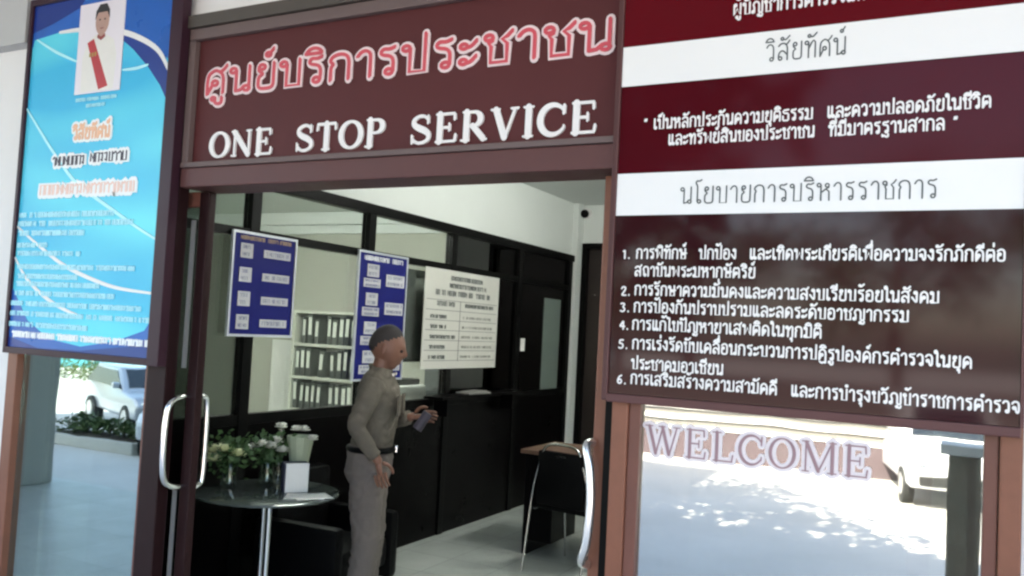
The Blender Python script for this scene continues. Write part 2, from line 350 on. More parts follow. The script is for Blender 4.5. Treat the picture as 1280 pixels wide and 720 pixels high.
def ell(cx, cy, rx, ry, a0, a1, n=28):
    return [Vector((cx+rx*math.cos(R(a0+(a1-a0)*k/n)), cy+ry*math.sin(R(a0+(a1-a0)*k/n)), 0)) for k in range(n+1)]
def latin(ch):
    """serif capitals: list of (path, width list or width, closed); cap height 10"""
    T, t = 1.75, .8
    ln = lambda a, b: [Vector((*a, 0)), Vector((*b, 0))]
    sf = lambda x, y, w=2.6: (ln((x-w/2+.3, y), (x+w/2-.3, y)), .62, False)
    if ch == 'O':
        p = ell(4.6, 5, 3.75, 4.7, 0, 360, 36)[:-1]; return 9.2, [(p, [t+(T-t)*abs(math.cos(2*PI*k/36))**1.5 for k in range(36)], True)]
    if ch == 'N': return 9.6, [(ln((1.7, .3), (1.7, 9.7)), t, False), (ln((1.5, 9.4), (7.9, .5)), T, False), (ln((8, .3), (8, 9.7)), t, False), sf(1.5, 9.7), sf(1.7, .3), sf(8, 9.7)]
    E = [(ln((2, .3), (2, 9.7)), T, False), (ln((1, .35), (7.2, .35)), .75, False), (ln((1, 9.65), (6.8, 9.65)), .75, False), (ln((7.1, .4), (7.4, 2.5)), .75, False)]
    if ch == 'E': return 8.2, E+[(ln((2, 5.1), (5.2, 5.1)), .75, False), (ln((5.2, 3.9), (5.2, 6.3)), .65, False), (ln((6.8, 9.6), (6.9, 7.6)), .75, False)]
    if ch == 'L': return 7.8, [E[0], E[1], E[3], sf(2, 9.65, 3.4)]
    if ch == 'T': return 8.4, [(ln((4.2, .3), (4.2, 9.7)), T, False), (ln((.8, 9.6), (7.6, 9.6)), .8, False), (ln((.8, 9.6), (.6, 7.4)), .7, False), (ln((7.6, 9.6), (7.8, 7.4)), .7, False), sf(4.2, .3, 3.4)]
    if ch in 'PR':
        bowl = [Vector((2, 9.6, 0)), Vector((4, 9.6, 0))]+ell(4.2, 7.3, 2.3, 2.3, 88, -88, 18)+[Vector((4, 5, 0)), Vector((2, 5, 0))]
        n = len(bowl); wl = [.75+(T-.75)*max(0, math.sin(PI*max(0, min(1, (i-2)/(n-5)))))**1.3 for i in range(n)]
        s = [(ln((2, .3), (2, 9.7)), T, False), (bowl, wl, False), sf(1.8, .3, 3.2), (ln((.9, 9.65), (2, 9.65)), .62, False)]
        if ch == 'P': return 7.6, s
        return 9, s+[(ln((4, 5), (7.6, .5)), 1.6, False), (ln((7.4, .35), (8.6, .35)), .62, False)]
    if ch == 'V': return 9.2, [(ln((1.7, 9.6), (4.6, .4)), T, False), (ln((7.6, 9.6), (4.75, .4)), t, False), sf(1.6, 9.7, 3.2), sf(7.6, 9.7, 2.8)]
    if ch == 'W': return 13, [(ln((1.7, 9.6), (4.2, .4)), T, False), (ln((6.4, 9.4), (4.3, .4)), t, False), (ln((6.3, 9.6), (8.9, .4)), T, False), (ln((11.4, 9.6), (9.05, .4)), t, False), sf(1.6, 9.7, 3.2), sf(6.2, 9.7, 2.8), sf(11.4, 9.7, 2.8)]
    if ch == 'M': return 11.6, [(ln((1.7, .3), (1.7, 9.7)), t, False), (ln((1.8, 9.5), (5.6, .6)), T, False), (ln((9.4, 9.5), (5.7, .6)), t, False), (ln((9.7, .3), (9.7, 9.7)), T, False), sf(1.6, 9.7), sf(1.7, .3), sf(9.8, 9.7), sf(9.7, .3, 3.2)]
    if ch == 'I': return 4, [(ln((2, .3), (2, 9.7)), T, False), sf(2, 9.7, 3.4), sf(2, .3, 3.4)]
    if ch == 'C':
        p = ell(4.7, 5, 3.8, 4.7, 38, 322, 30); return 8.8, [(p, [t+(T-t)*abs(math.sin(PI*k/30))**1.2 for k in range(31)], False), (ln((7.9, 9.4), (7.8, 6.8)), .8, False), (ln((7.8, 1.9), (7.9, 3)), .6, False)]
    if ch == 'S':
        c = catmull([Vector((*q, 0)) for q in ((6.3, 8.4), (5, 9.5), (3.2, 9.5), (1.6, 8.4), (1.6, 6.8), (3.2, 5.6), (5.2, 4.6), (6.6, 3.2), (6.4, 1.5), (4.8, .5), (2.8, .5), (1.3, 1.7))], 4)
        n = len(c); return 7.8, [(c, [.85+1.0*math.exp(-((i/(n-1)-.5)/.2)**2) for i in range(n)], False), (ln((6.4, 9.6), (6.4, 7)), .7, False), (ln((1.1, .4), (1, 3.1)), .7, False)]
def serif(name, word, p0, p1, ch, m, parent, nrm=(0, -1, 0), h=.006, grow=0., gap=.6, bold=1.):
    p0, p1 = Vector(p0), Vector(p1); x = 0; gl = []
    for c in word:
        w, st = latin(c); gl.append((x, st)); x += w+gap
    sx = (p1-p0).length/(x-gap); sy = ch/10; fn = frame_fn(p0, p1, nrm); mb = MB(); k = 0
    for gx, st in gl:
        for path, wd, closed in st:
            q = [Vector(((v.x+gx)*sx, v.y*sy, 0)) for v in path]
            wl = [(wd[i] if isinstance(wd, list) else wd)*sy*bold+grow for i in range(len(q))]
            ribbon(mb, q, closed, 0, fn, h+.0002*(k % 7), wl); k += 1
    return mb.build(name, m, parent)

def squiggle(mb, fn, u0, u1, v, ch, w, rnd, h, gapp=.12):
    """a line of writing too small to read"""
    u = u0
    while u < u1-ch*.4:
        d = ch*rnd.uniform(.45, .75)
        if rnd.random() < gapp: u += d; continue
        s = rnd.choice(([(0, 0), (0, 1), (.8, 1), (.8, 0)], [(0, 1), (0, 0), (.8, 0), (.8, 1)], [(0, .8), (.4, 1), (.8, .8), (.8, 0)], [(.2, .2), (.5, 0), (.5, 1), (0, .9)], [(0, .1), (0, 1), (.5, .4), (.8, 1), (.8, 0)]))
        ribbon(mb, [Vector((u+a*d, v+b*ch, 0)) for a, b in s], False, w, fn, h+rnd.random()*.0004)
        u += d*1.15

# ------------------------------------------------------------------ ground and building shell
def concrete():
    m = mat('concrete_yard', (.46, .445, .42), .85, noise=.2, nscale=.6, bump=.3, bscale=8); return m
struct(MB().box(-150, 150, -150, 60, -1.25, -1.1).build('ground', concrete()))
def tile_mat(name, c1, c2, s, mort=.004, rough=.22):
    m = mat(name, c1, rough); n = m.node_tree.nodes; l = m.node_tree.links
    b = n.new('ShaderNodeTexBrick'); b.offset = 0; b.inputs['Color1'].default_value = (*c1, 1); b.inputs['Color2'].default_value = (*[c*.90 for c in c1], 1)
    b.inputs['Mortar'].default_value = (*c2, 1); b.inputs['Scale'].default_value = 1; b.inputs['Brick Width'].default_value = s; b.inputs['Row Height'].default_value = s
    b.inputs['Mortar Size'].default_value = mort
    tc = n.new('ShaderNodeTexCoord'); l.new(tc.outputs['Object'], b.inputs['Vector'])
    t = n.new('ShaderNodeTexNoise'); t.inputs['Scale'].default_value = 3; t.inputs['Detail'].default_value = 6; l.new(tc.outputs['Object'], t.inputs['Vector'])
    mr = n.new('ShaderNodeMapRange'); mr.inputs[1].default_value = .3; mr.inputs[2].default_value = .7; mr.inputs[3].default_value = .86; mr.inputs[4].default_value = 1.05; l.new(t.outputs['Fac'], mr.inputs[0])
    mx = n.new('ShaderNodeMix'); mx.data_type = 'RGBA'; mx.blend_type = 'MULTIPLY'; mx.inputs[0].default_value = 1; l.new(b.outputs[0], mx.inputs[6]); l.new(mr.outputs[0], mx.inputs[7])
    l.new(mx.outputs[2], n['Principled BSDF'].inputs['Base Color'])
    return m
M_porch = tile_mat('porch_tile', (.50, .48, .45), (.40, .39, .37), .6, .006, .4)
#'porch_tile', (.50, .48, .45), .5, noise=.1, nscale=2)
struct(MB().box(-12, 9, -2.9, -.06, -1.098, 0).build('porch_floor', M_porch))
struct(MB().box(-12, 4, -.06, 8, -.12, -.002).build('indoor_floor', tile_mat('floor_tile', (.56, .60, .56), (.40, .43, .40), .4)))
struct(MB().box(-3.74, 4, .2, 6.2, 3.05, 3.2).build('hall_ceiling', M_ceil))
office_ceiling = struct(MB().box(-10, -3.742, .2, 6.2, 2.86, 3.2).build('office_ceiling', M_ceil))

b = thing('station_building', 'white rendered building front around the maroon shop signs', 'building')
w = MB()
w.box(-12, -4.062, 0, .2, 0, 2.93).box(-12, 9, 0, .2, 2.94, 10.2); w.box(-4.06, .16, .003, .197, 2.932, 2.94)
w.box(.152, 9, 0, .2, 0, 2.94)
w.build('front_wall', M_white, b)
MB().box(-12, -4.065, -.07, .0, 2.93, 3.45).build('beam', M_greypaint_shade, b)  # shade on the beam is put into its grey colour
MB().box(-12, 9, .2, 8.2, 9.9, 10.2).build('roof', M_greypaint_shade, b)
MB().box(-24, -8.5, .3, 8.1, 10.201, 16.5).box(-20, -12.01, .3, 8.1, -1.1, 10.2).build('added_shade_wing', M_white, b)  # unseen wing added to throw shade over the left of the yard
MB().box(-12, -11.8, .2, 8, 0, 9.9).box(8.8, 9, .2, 8, 0, 9.9).box(-11.8, 8.8, 8, 8.2, 0, 9.9).build('outer_wall', M_white, b)
cano = MB().box(-12, 9, -2.8, -.075, 3.46, 3.62).build('canopy', M_greypaint_shade, b)
for px in (-7.75, 5.2):
    MB().box(px-.17, px+.17, -2.72, -2.38, 0, 3.458, .015).build('column', mat('column_paint', (.26, .27, .26), .6, noise=.1, nscale=2), b)

iw = thing('inner_wall', 'white inside walls and bulkhead above the dark glass partition', 'wall')
MB().box(-3.76, -3.692, .2, 5.79, 2.49, 3.05).build('bulkhead', M_inwall, iw)
MB().box(-3.76, -3.63, 5.79, 5.95, 0, 3.05).build('end_post', M_inwall, iw)
mb = MB().box(-3.76, -3.63, 5.95, 6.1, 0, 3.05).box(-3.63, -2.6, 5.95, 6.1, 2.64, 3.05).box(-2.6, 4, 5.95, 6.1, 0, 3.05)
mb.build('back_wall', M_inwall, iw)
MB().box(2.6, 2.75, .2, 5.95, 0, 3.05).build('side_wall', M_inwall, iw)
ow = thing('office_wall', 'pale wall of the lit office behind the glass', 'wall')
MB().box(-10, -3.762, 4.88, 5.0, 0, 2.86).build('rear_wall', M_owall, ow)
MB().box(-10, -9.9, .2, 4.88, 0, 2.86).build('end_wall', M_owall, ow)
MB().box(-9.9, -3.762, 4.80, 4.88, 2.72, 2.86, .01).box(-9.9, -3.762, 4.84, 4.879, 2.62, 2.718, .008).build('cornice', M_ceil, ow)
MB().box(-6.88, -6.45, 4.80, 4.879, 0, 1.42).build('pale_panel', M_vwhite, ow)
dd = thing('inner_doorway', 'dark doorway at the far end of the hall', 'door', (-3.1, 5.98, 0))
MB().box(-.525, .495, .02, .06, .0, 2.635).build('door_leaf', mat('dark_brown_door', (.022, .014, .012), .5, noise=.2), dd)
MB().box(-.528, -.47, -.06, .015, .0, 2.635).box(.44, .498, -.06, .015, 0, 2.635).box(-.47, .44, -.06, .015, 2.58, 2.635).build('door_frame', M_dark, dd)
sc_ = thing('security_camera', 'small dark dome camera high on the wall above the inner doorway', 'camera', (-3.60, 5.79, 2.96))
MB().cyl((0, .16, 0), (0, .12, 0), .06, n=20).build('base', M_white, sc_, True)
MB().sph((0, .09, -.01), (.045, .05, .045)).build('dome', M_dark, sc_, True)

# ------------------------------------------------------------------ shopfront: frames, glass, sliding doors
fr = thing('doorway', 'brown aluminium frame around the open sliding entrance', 'doorway')
MB().box(-2.97, -1.0, -.03, .16, 2.19, 2.272, .006).build('head_rail', M_maroonframe, fr)
MB().box(-.968, -.913, -.028, .10, 0, 2.93, .006).build('post', M_bronze, fr)
MB().box(-1.0, -.978, -.044, .035, 1.45, 2.93, .004).build('post', M_maroonframe, fr)
MB().box(-.998, -.9685, -.005, .05, 0, 2.93).build('gap_shade_strip', M_dark, fr)  # dark strip put in for the shade in the gap between leaf and post
MB().box(-3.09, -2.975, -.028, .03, 0, 2.93, .005).build('post', M_darkbrown, fr)
MB().box(-2.97, -1.0, -.02, .16, .0, .012).build('floor_track', M_alu, fr)

wl = thing('shop_window', 'tall reflective window under the blue poster board', 'window')
MB().box(-4.058, -3.985, -.03, .05, 0, 2.93, .004).build('frame', M_bronze, wl)
MB().box(-3.985, -3.09, -.025, .045, 0, .07).box(-3.985, -3.09, -.025, .045, 2.86, 2.93).box(-3.108, -3.092, -.02, .04, .07, 2.86, .003).build('frame', M_brown, wl)
MB().box(-3.984, -3.109, .004, .012, .07, 2.858).build('pane', M_glassl, wl)
wr = thing('shop_window', 'wide mirrored window with WELCOME letters under the maroon policy board', 'window')
MB().box(.098, .150, -.03, .05, 0, 2.93, .005).build('frame', M_bronze, wr)
MB().box(.062, .096, -.02, .045, 0, 2.93, .004).build('frame', M_brown, wr)
MB().box(-.912, -.876, -.02, .045, 0, 2.93, .003).box(-.876, .062, -.025, .045, 0, .07).box(-.876, .062, -.025, .045, 2.86, 2.93).build('frame', M_brown, wr)
MB().box(.028, .046, .03, .05, .07, 2.858).build('frame', M_alu, wr)
MB().box(-.875, .061, .004, .012, .07, 2.858).build('pane', M_glass, wr)
M_wfill = mat('rose_window_letter', (.34, .20, .22), .5, noise=.2, nscale=8)
serif('lettering_edge', 'WELCOME', (-.866, .0035, 1.293), (-.212, .0035, 1.293), .090, mat('white_window_letter', (.80, .71, .72), .5), wr, grow=.016, h=.0012, gap=1.0)
serif('lettering', 'WELCOME', (-.866, .0035, 1.293), (-.212, .0035, 1.293), .090, M_wfill, wr, h=.0035, gap=1.0, bold=.62)

def door(name, label, x0, x1, lead):
    d = thing(name, label, 'sliding door')
    s0, s1 = (x0, x0+.058), (x1-.058, x1)
    MB().box(*s0, .06, .10, .015, 2.185, .006).build('stile', M_bronze if lead == 0 else M_darkbrown, d)
    MB().box(*s1, .06, .10, .015, 2.185, .006).build('stile', M_brown if lead == 0 else M_darkbrown, d)
    MB().box(s0[1], s1[0], .062, .098, .015, .10).build('bottom_rail', M_brown, d)
    MB().box(s0[1], s1[0], .062, .098, 2.12, 2.185).build('top_rail', M_brown, d)
    MB().box(s0[1], s1[0], .076, .084, .10, 2.12).build('glass', M_gdoor, d)
    return d
dl = door('sliding_door', 'sliding door leaf with two arched steel pulls slid behind the left window', -3.83, -2.885, 1)
MB().box(-2.972, -2.952, .05, .059, 1.42, 2.06).build('highlight_strip', M_alu, dl)  # both bright strips stand in for highlights on the jamb
MB().box(-2.972, -2.955, .05, .059, .1, .9).build('highlight_strip', M_alu, dl)
hx = -2.925
MB().tube([(hx, .058, 1.30), (hx, .02, 1.30), (hx-.004, -.03, 1.275), (hx-.006, -.048, 1.2), (hx-.006, -.048, 1.02), (hx-.004, -.03, .945), (hx, .02, .92), (hx, .058, .92)], .0125, 12).build('handle', M_chrome, dl, True)
hx = -2.895
MB().tube([(hx, .10, 1.30), (hx, .115, 1.30), (hx, .135, 1.27), (hx, .140, 1.11), (hx, .135, .95), (hx, .115, .92), (hx, .10, .92)], .0115, 12).build('handle', M_chrome, dl, True)
dr = door('sliding_door', 'sliding door leaf with one bowed white steel pull beside the policy board', -1.062, -.06, 0)
MB().tube([(-1.058, .055, 1.30), (-1.066, .02, 1.29), (-1.046, .005, 1.22), (-1.036, .0, 1.11), (-1.044, .0, .99), (-1.062, .01, .925), (-1.060, .055, .905)], .015, 12).build('handle', mat('polished_steel', (.9, .9, .88), .22, metal=.9), dr, True)

# ------------------------------------------------------------------ entrance sign
sg = thing('entrance_sign', 'long maroon sign with Thai lettering and ONE STOP SERVICE over the doorway', 'sign')
MB().box(-2.96, -1.002, .0, .04, 2.275, 2.93).build('board', M_signred, sg)
MB().box(-2.972, -1.002, -.03, -.001, 2.828, 2.876, .004).build('frame_rail', M_greybrown, sg)
MB().box(-2.972, -1.002, -.045, -.001, 2.878, 2.931).build('shadow_strip', M_gapshadow, sg)  # dark strip: the shadow gap above the sign put into its colour
MB().box(-2.972, -2.935, -.03, -.001, 2.275, 2.826, .004).build('frame_rail', M_greybrown, sg)
MB().box(-2.97, -1.002, -.036, -.001, 2.274, 2.296, .004).build('frame_rail', M_greybrown, sg)
t0, t1 = P(256, 122, 1, 0), P(768, 59, 1, 0)
t1.z = t0.z = (t0.z+t1.z)/2
thai('lettering_edge', 'ศูนย์บริการประชาชน', t0, t1, .104, .0340, M_pinkw, sg, h=.004)
thai('lettering', 'ศูนย์บริการประชาชน', t0, t1, .104, .0130, M_lred, sg, h=.009)
for wd, a, c in (('ONE', (262, 199), (342, 192)), ('STOP', (369, 191), (482, 183)), ('SERVICE', (512, 182), (748, 166))):
    a, c = P(*a, 1, 0), P(*c, 1, 0); a.z = c.z = (a.z+c.z)/2
    serif('lettering', wd, a, c, .108, M_lwhite, sg, h=.008, bold=1.26)

# ------------------------------------------------------------------ policy board
pb = thing('policy_board', 'big glossy maroon board of white Thai text with two white bands', 'sign')
BX0, BX1 = -.972, .142
MB().box(BX0+.004, BX1-.004, -.066, -.047, 1.475, 2.98).build('panel', M_board, pb)
MB().box(BX0+.004, BX1-.004, -.0685, -.0662, 2.443, 2.99).build('print_block', M_boardred, pb)
MB().box(BX0+.004, BX1-.004, -.0682, -.0662, 2.163, 2.438).build('print_block', mat('glossy_wine_vinyl', (.072, .005, .009), .09, noise=.16, nscale=1.5, spec=.10), pb)
MB().box(BX0+.004, BX1-.004, -.0705, -.0686, 2.440, 2.567).build('white_band', M_vwhite, pb)
MB().box(BX0+.004, BX1-.004, -.0702, -.0684, 2.030, 2.162).build('white_band', M_vwhite, pb)
MB().box(BX0, BX1, -.074, -.046, 1.448, 1.474, .004).build('frame_rail', M_maroonframe, pb)
MB().box(BX0-.004, BX0+.003, -.074, -.046, 1.474, 2.99).build('frame_rail', M_maroonframe, pb)
MB().box(BX1-.003, BX1+.006, -.074, -.046, 1.474, 2.99).build('frame_rail', M_maroonframe, pb)
def row(text, a, c, ch, wgt, m):
    a, c = P(*a, 1, -.07), P(*c, 1, -.07); z = (a.z+c.z)/2; a.z = c.z = z
    return thai('lettering', text, (a.x, -.0705, z), (c.x, -.0705, z), ch, wgt, m, pb, h=.0008)
row('ผู้บัญชาการตำรวจแห่งชาติ', (916, 21), (1128, -8), .034, .0055, M_lwhite)
row('วิสัยทัศน์', (957, 77), (1058, 68), .050, .0042, M_ink)
row('“ เป็นหลักประกันความยุติธรรม  และความปลอดภัยในชีวิต', (805, 163), (1239, 133), .031, .0052, M_lwhite)
row('และทรัพย์สินของประชาชน  ที่มีมาตรฐานสากล ”', (835, 184), (1197, 158), .031, .0052, M_lwhite)
row('นโยบายการบริหารราชการ', (850, 254), (1172, 248), .050, .0042, M_ink)
for tx, a, c in (('1.', (778, 323), (788, 323)), ('การพิทักษ์  ปกป้อง  และเทิดพระเกียรติเพื่อความจงรักภักดีต่อ', (795, 323), (1257, 326)), ('สถาบันพระมหากษัตริย์', (793, 345), (944, 347)),
                 ('2.', (776, 369), (788, 369)), ('การรักษาความมั่นคงและความสงบเรียบร้อยในสังคม', (793, 369), (1174, 378)),
                 ('3.', (775, 389), (787, 390)), ('การป้องกันปราบปรามและลดระดับอาชญากรรม', (792, 390), (1136, 402)),
                 ('4.', (774, 411), (786, 412)), ('การแก้ไขปัญหายาเสพติดในทุกมิติ', (790, 412), (1027, 422)),
                 ('5.', (773, 435), (785, 436)), ('การเร่งรัดขับเคลื่อนกระบวนการปฏิรูปองค์กรตำรวจในยุค', (790, 436), (1215, 460)),
                 ('ประชาคมอาเซียน', (789, 462), (904, 467)),
                 ('6.', (771, 479), (783, 480)), ('การเสริมสร้างความสามัคคี  และการบำรุงขวัญข้าราชการตำรวจ', (788, 480), (1275, 516))):
    row(tx, a, c, .0295, .0050, M_lwhite)

# ------------------------------------------------------------------ blue poster board
po = thing('poster_board', 'tall cyan poster board with a small portrait in a white uniform at its top', 'poster')
QX0, QX1, QZ0, QZ1 = -4.035, -2.985, 1.425, 3.13
MB().box(QX0, QX1, -.055, -.032, QZ0, QZ1).build('backing', M_dark, po)
M_pframe = mat('dark_plum_frame', (.04, .014, .024), .4, noise=.15, spec=.25)
MB().box(QX0, QX0+.022, -.075, -.03, QZ0, QZ1, .003).box(QX1-.06, QX1+.012, -.075, -.03, QZ0, QZ1, .003).box(QX0+.022, QX1-.06, -.075, -.03, QZ0, QZ0+.03, .003).box(QX0+.022, QX1-.06, -.075, -.03, QZ1-.03, QZ1, .003).build('frame', M_pframe, po)
def print_mat():
    m = mat('cyan_poster_print', (.045, .60, .82), .3, spec=.35); n = m.node_tree.nodes; l = m.node_tree.links
    tc = n.new('ShaderNodeTexCoord'); t = n.new('ShaderNodeTexNoise'); t.inputs['Scale'].default_value = 1.6; t.inputs['Detail'].default_value = 1
    mp = n.new('ShaderNodeMapping'); mp.inputs['Rotation'].default_value = (0, R(35), 0); mp.inputs['Scale'].default_value = (.5, 1, 1.6)
    l.new(tc.outputs['Object'], mp.inputs[0]); l.new(mp.outputs[0], t.inputs['Vector'])
    r = n.new('ShaderNodeValToRGB'); e = r.color_ramp.elements
    e[0].position = .38; e[0].color = (.022, .48, .76, 1); e[1].position = .66; e[1].color = (.12, .80, .88, 1)
    l.new(t.outputs['Fac'], r.inputs[0]); l.new(r.outputs[0], n['Principled BSDF'].inputs['Base Color'])
    return m
X0, X1, Z0, Z1 = QX0+.022, QX1-.06, QZ0+.03, QZ1-.03
MB().box(X0, X1, -.0605, -.056, Z0, Z1).build('print', print_mat(), po)
def pp(px, py): v = P(px, py, 1, -.063); return (min(max(v.x, X0), X1), min(max(v.z, Z0), Z1))
def art(name, pix, m, h0, h1):
    return MB().prism([pp(*q) for q in pix], lambda u, v, h: Vector((u, -h, v)), h0, h1).build(name, m, po)
c1 = lambda x, y: (x/3, y/3); c2 = lambda x, y: (x/3, 220+y/3)
M_navy = mat('navy_print', (.006, .035, .24), .3, noise=.35, nscale=2.2)
M_royal = mat('royal_blue_print', (.008, .12, .48), .3, noise=.3, nscale=3)
art('print_shape', [c1(*q) for q in ((100, -30), (720, -60), (690, 100), (670, 265), (640, 225), (560, 165), (470, 120), (380, 108), (300, 112), (220, 122), (130, 150), (105, 190))], M_royal, .0606, .0620)
art('print_shape', [c1(*q) for q in ((100, -30), (330, -40), (300, 30), (200, 90), (105, 130))], M_navy, .0621, .0626)
art('print_shape', [c1(*q) for q in ((440, 116), (540, 155), (620, 210), (680, 275), (660, 380), (640, 380), (600, 320), (555, 250), (500, 185), (460, 150))], M_navy, .0621, .0630)
art('print_shape', [c2(*q) for q in ((20, 660), (610, 690), (612, 540), (540, 580), (430, 620), (300, 640), (180, 610), (100, 540), (30, 420))], M_royal, .0606, .0620)
art('print_shape', [c2(*q) for q in ((18, 670), (605, 700), (606, 610), (480, 640), (300, 655), (140, 645), (20, 600))], M_navy, .0621, .0627)
M_cyl = mat('pale_cyan_print', (.45, .88, .95), .35)
def curve(pix, w, m=M_cyl, h=.0635, taper=True):
    q = catmull([Vector((*pp(*a), 0)) for a in pix], 6); n = len(q); mb = MB()
    ribbon(mb, q, False, w, lambda u, v, hh: Vector((u, -hh, v)), h, [w*(.35+.65*math.sin(PI*(.08+.84*i/n))) for i in range(n)] if taper else None, side=.0615)
    return mb.build('print_line', m, po)
curve([c1(225, 122), c1(300, 112), c1(400, 110), c1(500, 132), c1(590, 185), c1(668, 262)], .026, M_vwhite, .0640)
curve([c1(140, 150), c1(210, 195), c1(290, 232)], .014)
curve([c1(460, 262), c1(510, 256), c1(555, 242)], .014)
curve([c1(95, 410), c1(150, 490), c1(200, 570), c1(280, 680), c2(350, 75), c2(440, 140), c2(510, 190), c2(610, 240)], .017, h=.0642)
curve([c2(62, 190), c2(150, 265), c2(240, 335), c2(340, 385), c2(440, 420), c2(605, 442)], .018, M_vwhite, .0644)
curve([c2(40, 305), c2(100, 385), c2(170, 455), c2(240, 500), c2(310, 530)], .017, M_vwhite, .0646)
# portrait: a flat printed picture
pa, pc = P(102, 9, 1, -.064), P(150, 113, 1, -.064); px0, px1, pz0, pz1 = -3.665, -3.355, 2.637, 3.06
MB().box(px0, px1, -.0660, -.0625, pz0, pz1).build('portrait_print', mat('portrait_ground', (.82, .76, .80), .35), po)
PF = lambda u, v, h: Vector((px0+u*(px1-px0), -h, pz0+v*(pz1-pz0)))
el = lambda cx, cy, rx, ry, n=20: [(cx+rx*math.cos(2*PI*k/n), cy+ry*math.sin(2*PI*k/n)) for k in range(n)]
MB().prism([(.14, .02), (.86, .02), (.88, .4), (.80, .56), (.60, .64), (.40, .64), (.22, .57), (.13, .4)], PF, .0661, .0664).build('portrait_print', mat('portrait_white_tunic', (.80, .77, .72), .4, noise=.06, nscale=20), po)
MB().prism([(.22, .56), (.36, .60), (.74, .06), (.54, .03)], PF, .0665, .0668).build('portrait_print', mat('portrait_red_sash', (.50, .035, .045), .4, noise=.2, nscale=20), po)
MB().prism(el(.52, .78, .15, .15), PF, .0665, .0668).prism([(.44, .6), (.60, .6), (.58, .7), (.46, .7)], PF, .06645, .0666).build('portrait_print', mat('portrait_skin', (.50, .30, .24), .4, noise=.12, nscale=30), po)
MB().prism([(.36, .80), (.37, .90), (.45, .97), (.60, .97), (.67, .90), (.68, .80), (.62, .88), (.42, .88)], PF, .0669, .0671).build('portrait_print', mat('portrait_hair', (.02, .018, .02), .5), po)
M_ptxt = mat('pale_blue_text', (.40, .80, .90), .4); 
for u, v in ((.30, .40), (.36, .40), (.42, .405)): MB().prism([(u-.02, v), (u+.02, v), (u+.02, v+.045), (u-.02, v+.045)], PF, .0669, .0671).build('portrait_print', mat('portrait_ribbon', (.40, .26, .06), .4), po)
MB().prism([(.43, .605), (.52, .57), (.61, .605), (.60, .64), (.52, .61), (.44, .64)], PF, .0672, .0674).build('portrait_print', mat('portrait_collar', (.30, .05, .05), .4), po)
for u in (.465, .575): MB().prism(el(u, .80, .022, .010, 8), PF, .0669, .0671).build('portrait_print', mat('portrait_eye', (.04, .02, .02), .4), po)
MB().prism([(.47, .71), (.57, .71), (.55, .697), (.49, .697)], PF, .0669, .0671).build('portrait_print', mat('portrait_mouth', (.30, .10, .09), .4), po)
M_edge = mat('white_text_edge', (.88, .90, .90), .4); M_orange = mat('orange_print', (.85, .48, .30), .4); M_plum = mat('dark_print', (.05, .035, .06), .4)
def prow(text, a, c, ch, wgt, m, edge=0.):
    a, c = P(*a, 1, -.065), P(*c, 1, -.065); z = (a.z+c.z)/2
    if edge: thai('lettering_edge', text, (a.x, -.0606, z), (c.x, -.0606, z), ch, wgt+edge, M_edge, po, h=.0035)
    return thai('lettering', text, (a.x, -.0606, z), (c.x, -.0606, z), ch, wgt, m, po, h=.006)
prow('วิสัยทัศน์', (91, 174), (137, 171), .050, .011, M_orange, .024)
rnd = random.Random(3)
def pscrib(lines, m, ch, wgt, edge=0., name='lettering', gp_=.12):
    mb = MB(); me_ = MB()
    for (x0, y0, x1, y1) in lines:
        a, c = P(x0, y0, 1, -.065), P(x1, y1, 1, -.065); z = (a.z+c.z)/2
        fn = lambda u, v, h: Vector((u, -.0606-h, z+v))
        st = rnd.getstate(); squiggle(mb, fn, a.x, c.x, 0, ch, wgt, rnd, .0058, gp_)
        if edge: rnd.setstate(st); squiggle(me_, fn, a.x, c.x, 0, ch, wgt+edge, rnd, .0035, gp_)
    if edge: me_.build('lettering_edge', M_edge, po)
    return mb.build(name, m, po)
pscrib([(66, 208, 107, 204), (113, 203, 157, 199)], M_plum, .040, .007, .030, gp_=0)
pscrib([(50, 245, 168, 237)], mat('pink_print', (.88, .62, .54), .4), .044, .008, .034, gp_=0)
pscrib([(95, 127, 147, 122), (108, 134, 130, 132)], M_ptxt, .014, .004)
pscrib([(25, 273, 143, 268), (23, 283, 165, 280), (23, 296, 105, 292)], M_ptxt, .022, .0065)
pscrib([(22, 310, 60, 308), (22, 321, 100, 318), (22, 338, 168, 336), (22, 350, 98, 347), (20, 360, 125, 357), (19, 370, 143, 372), (12, 382, 176, 388), (12, 394, 187, 403), (10, 407, 108, 413)], M_ptxt, .020, .0062)
pscrib([(10, 420, 193, 434)], M_edge, .025, .008)

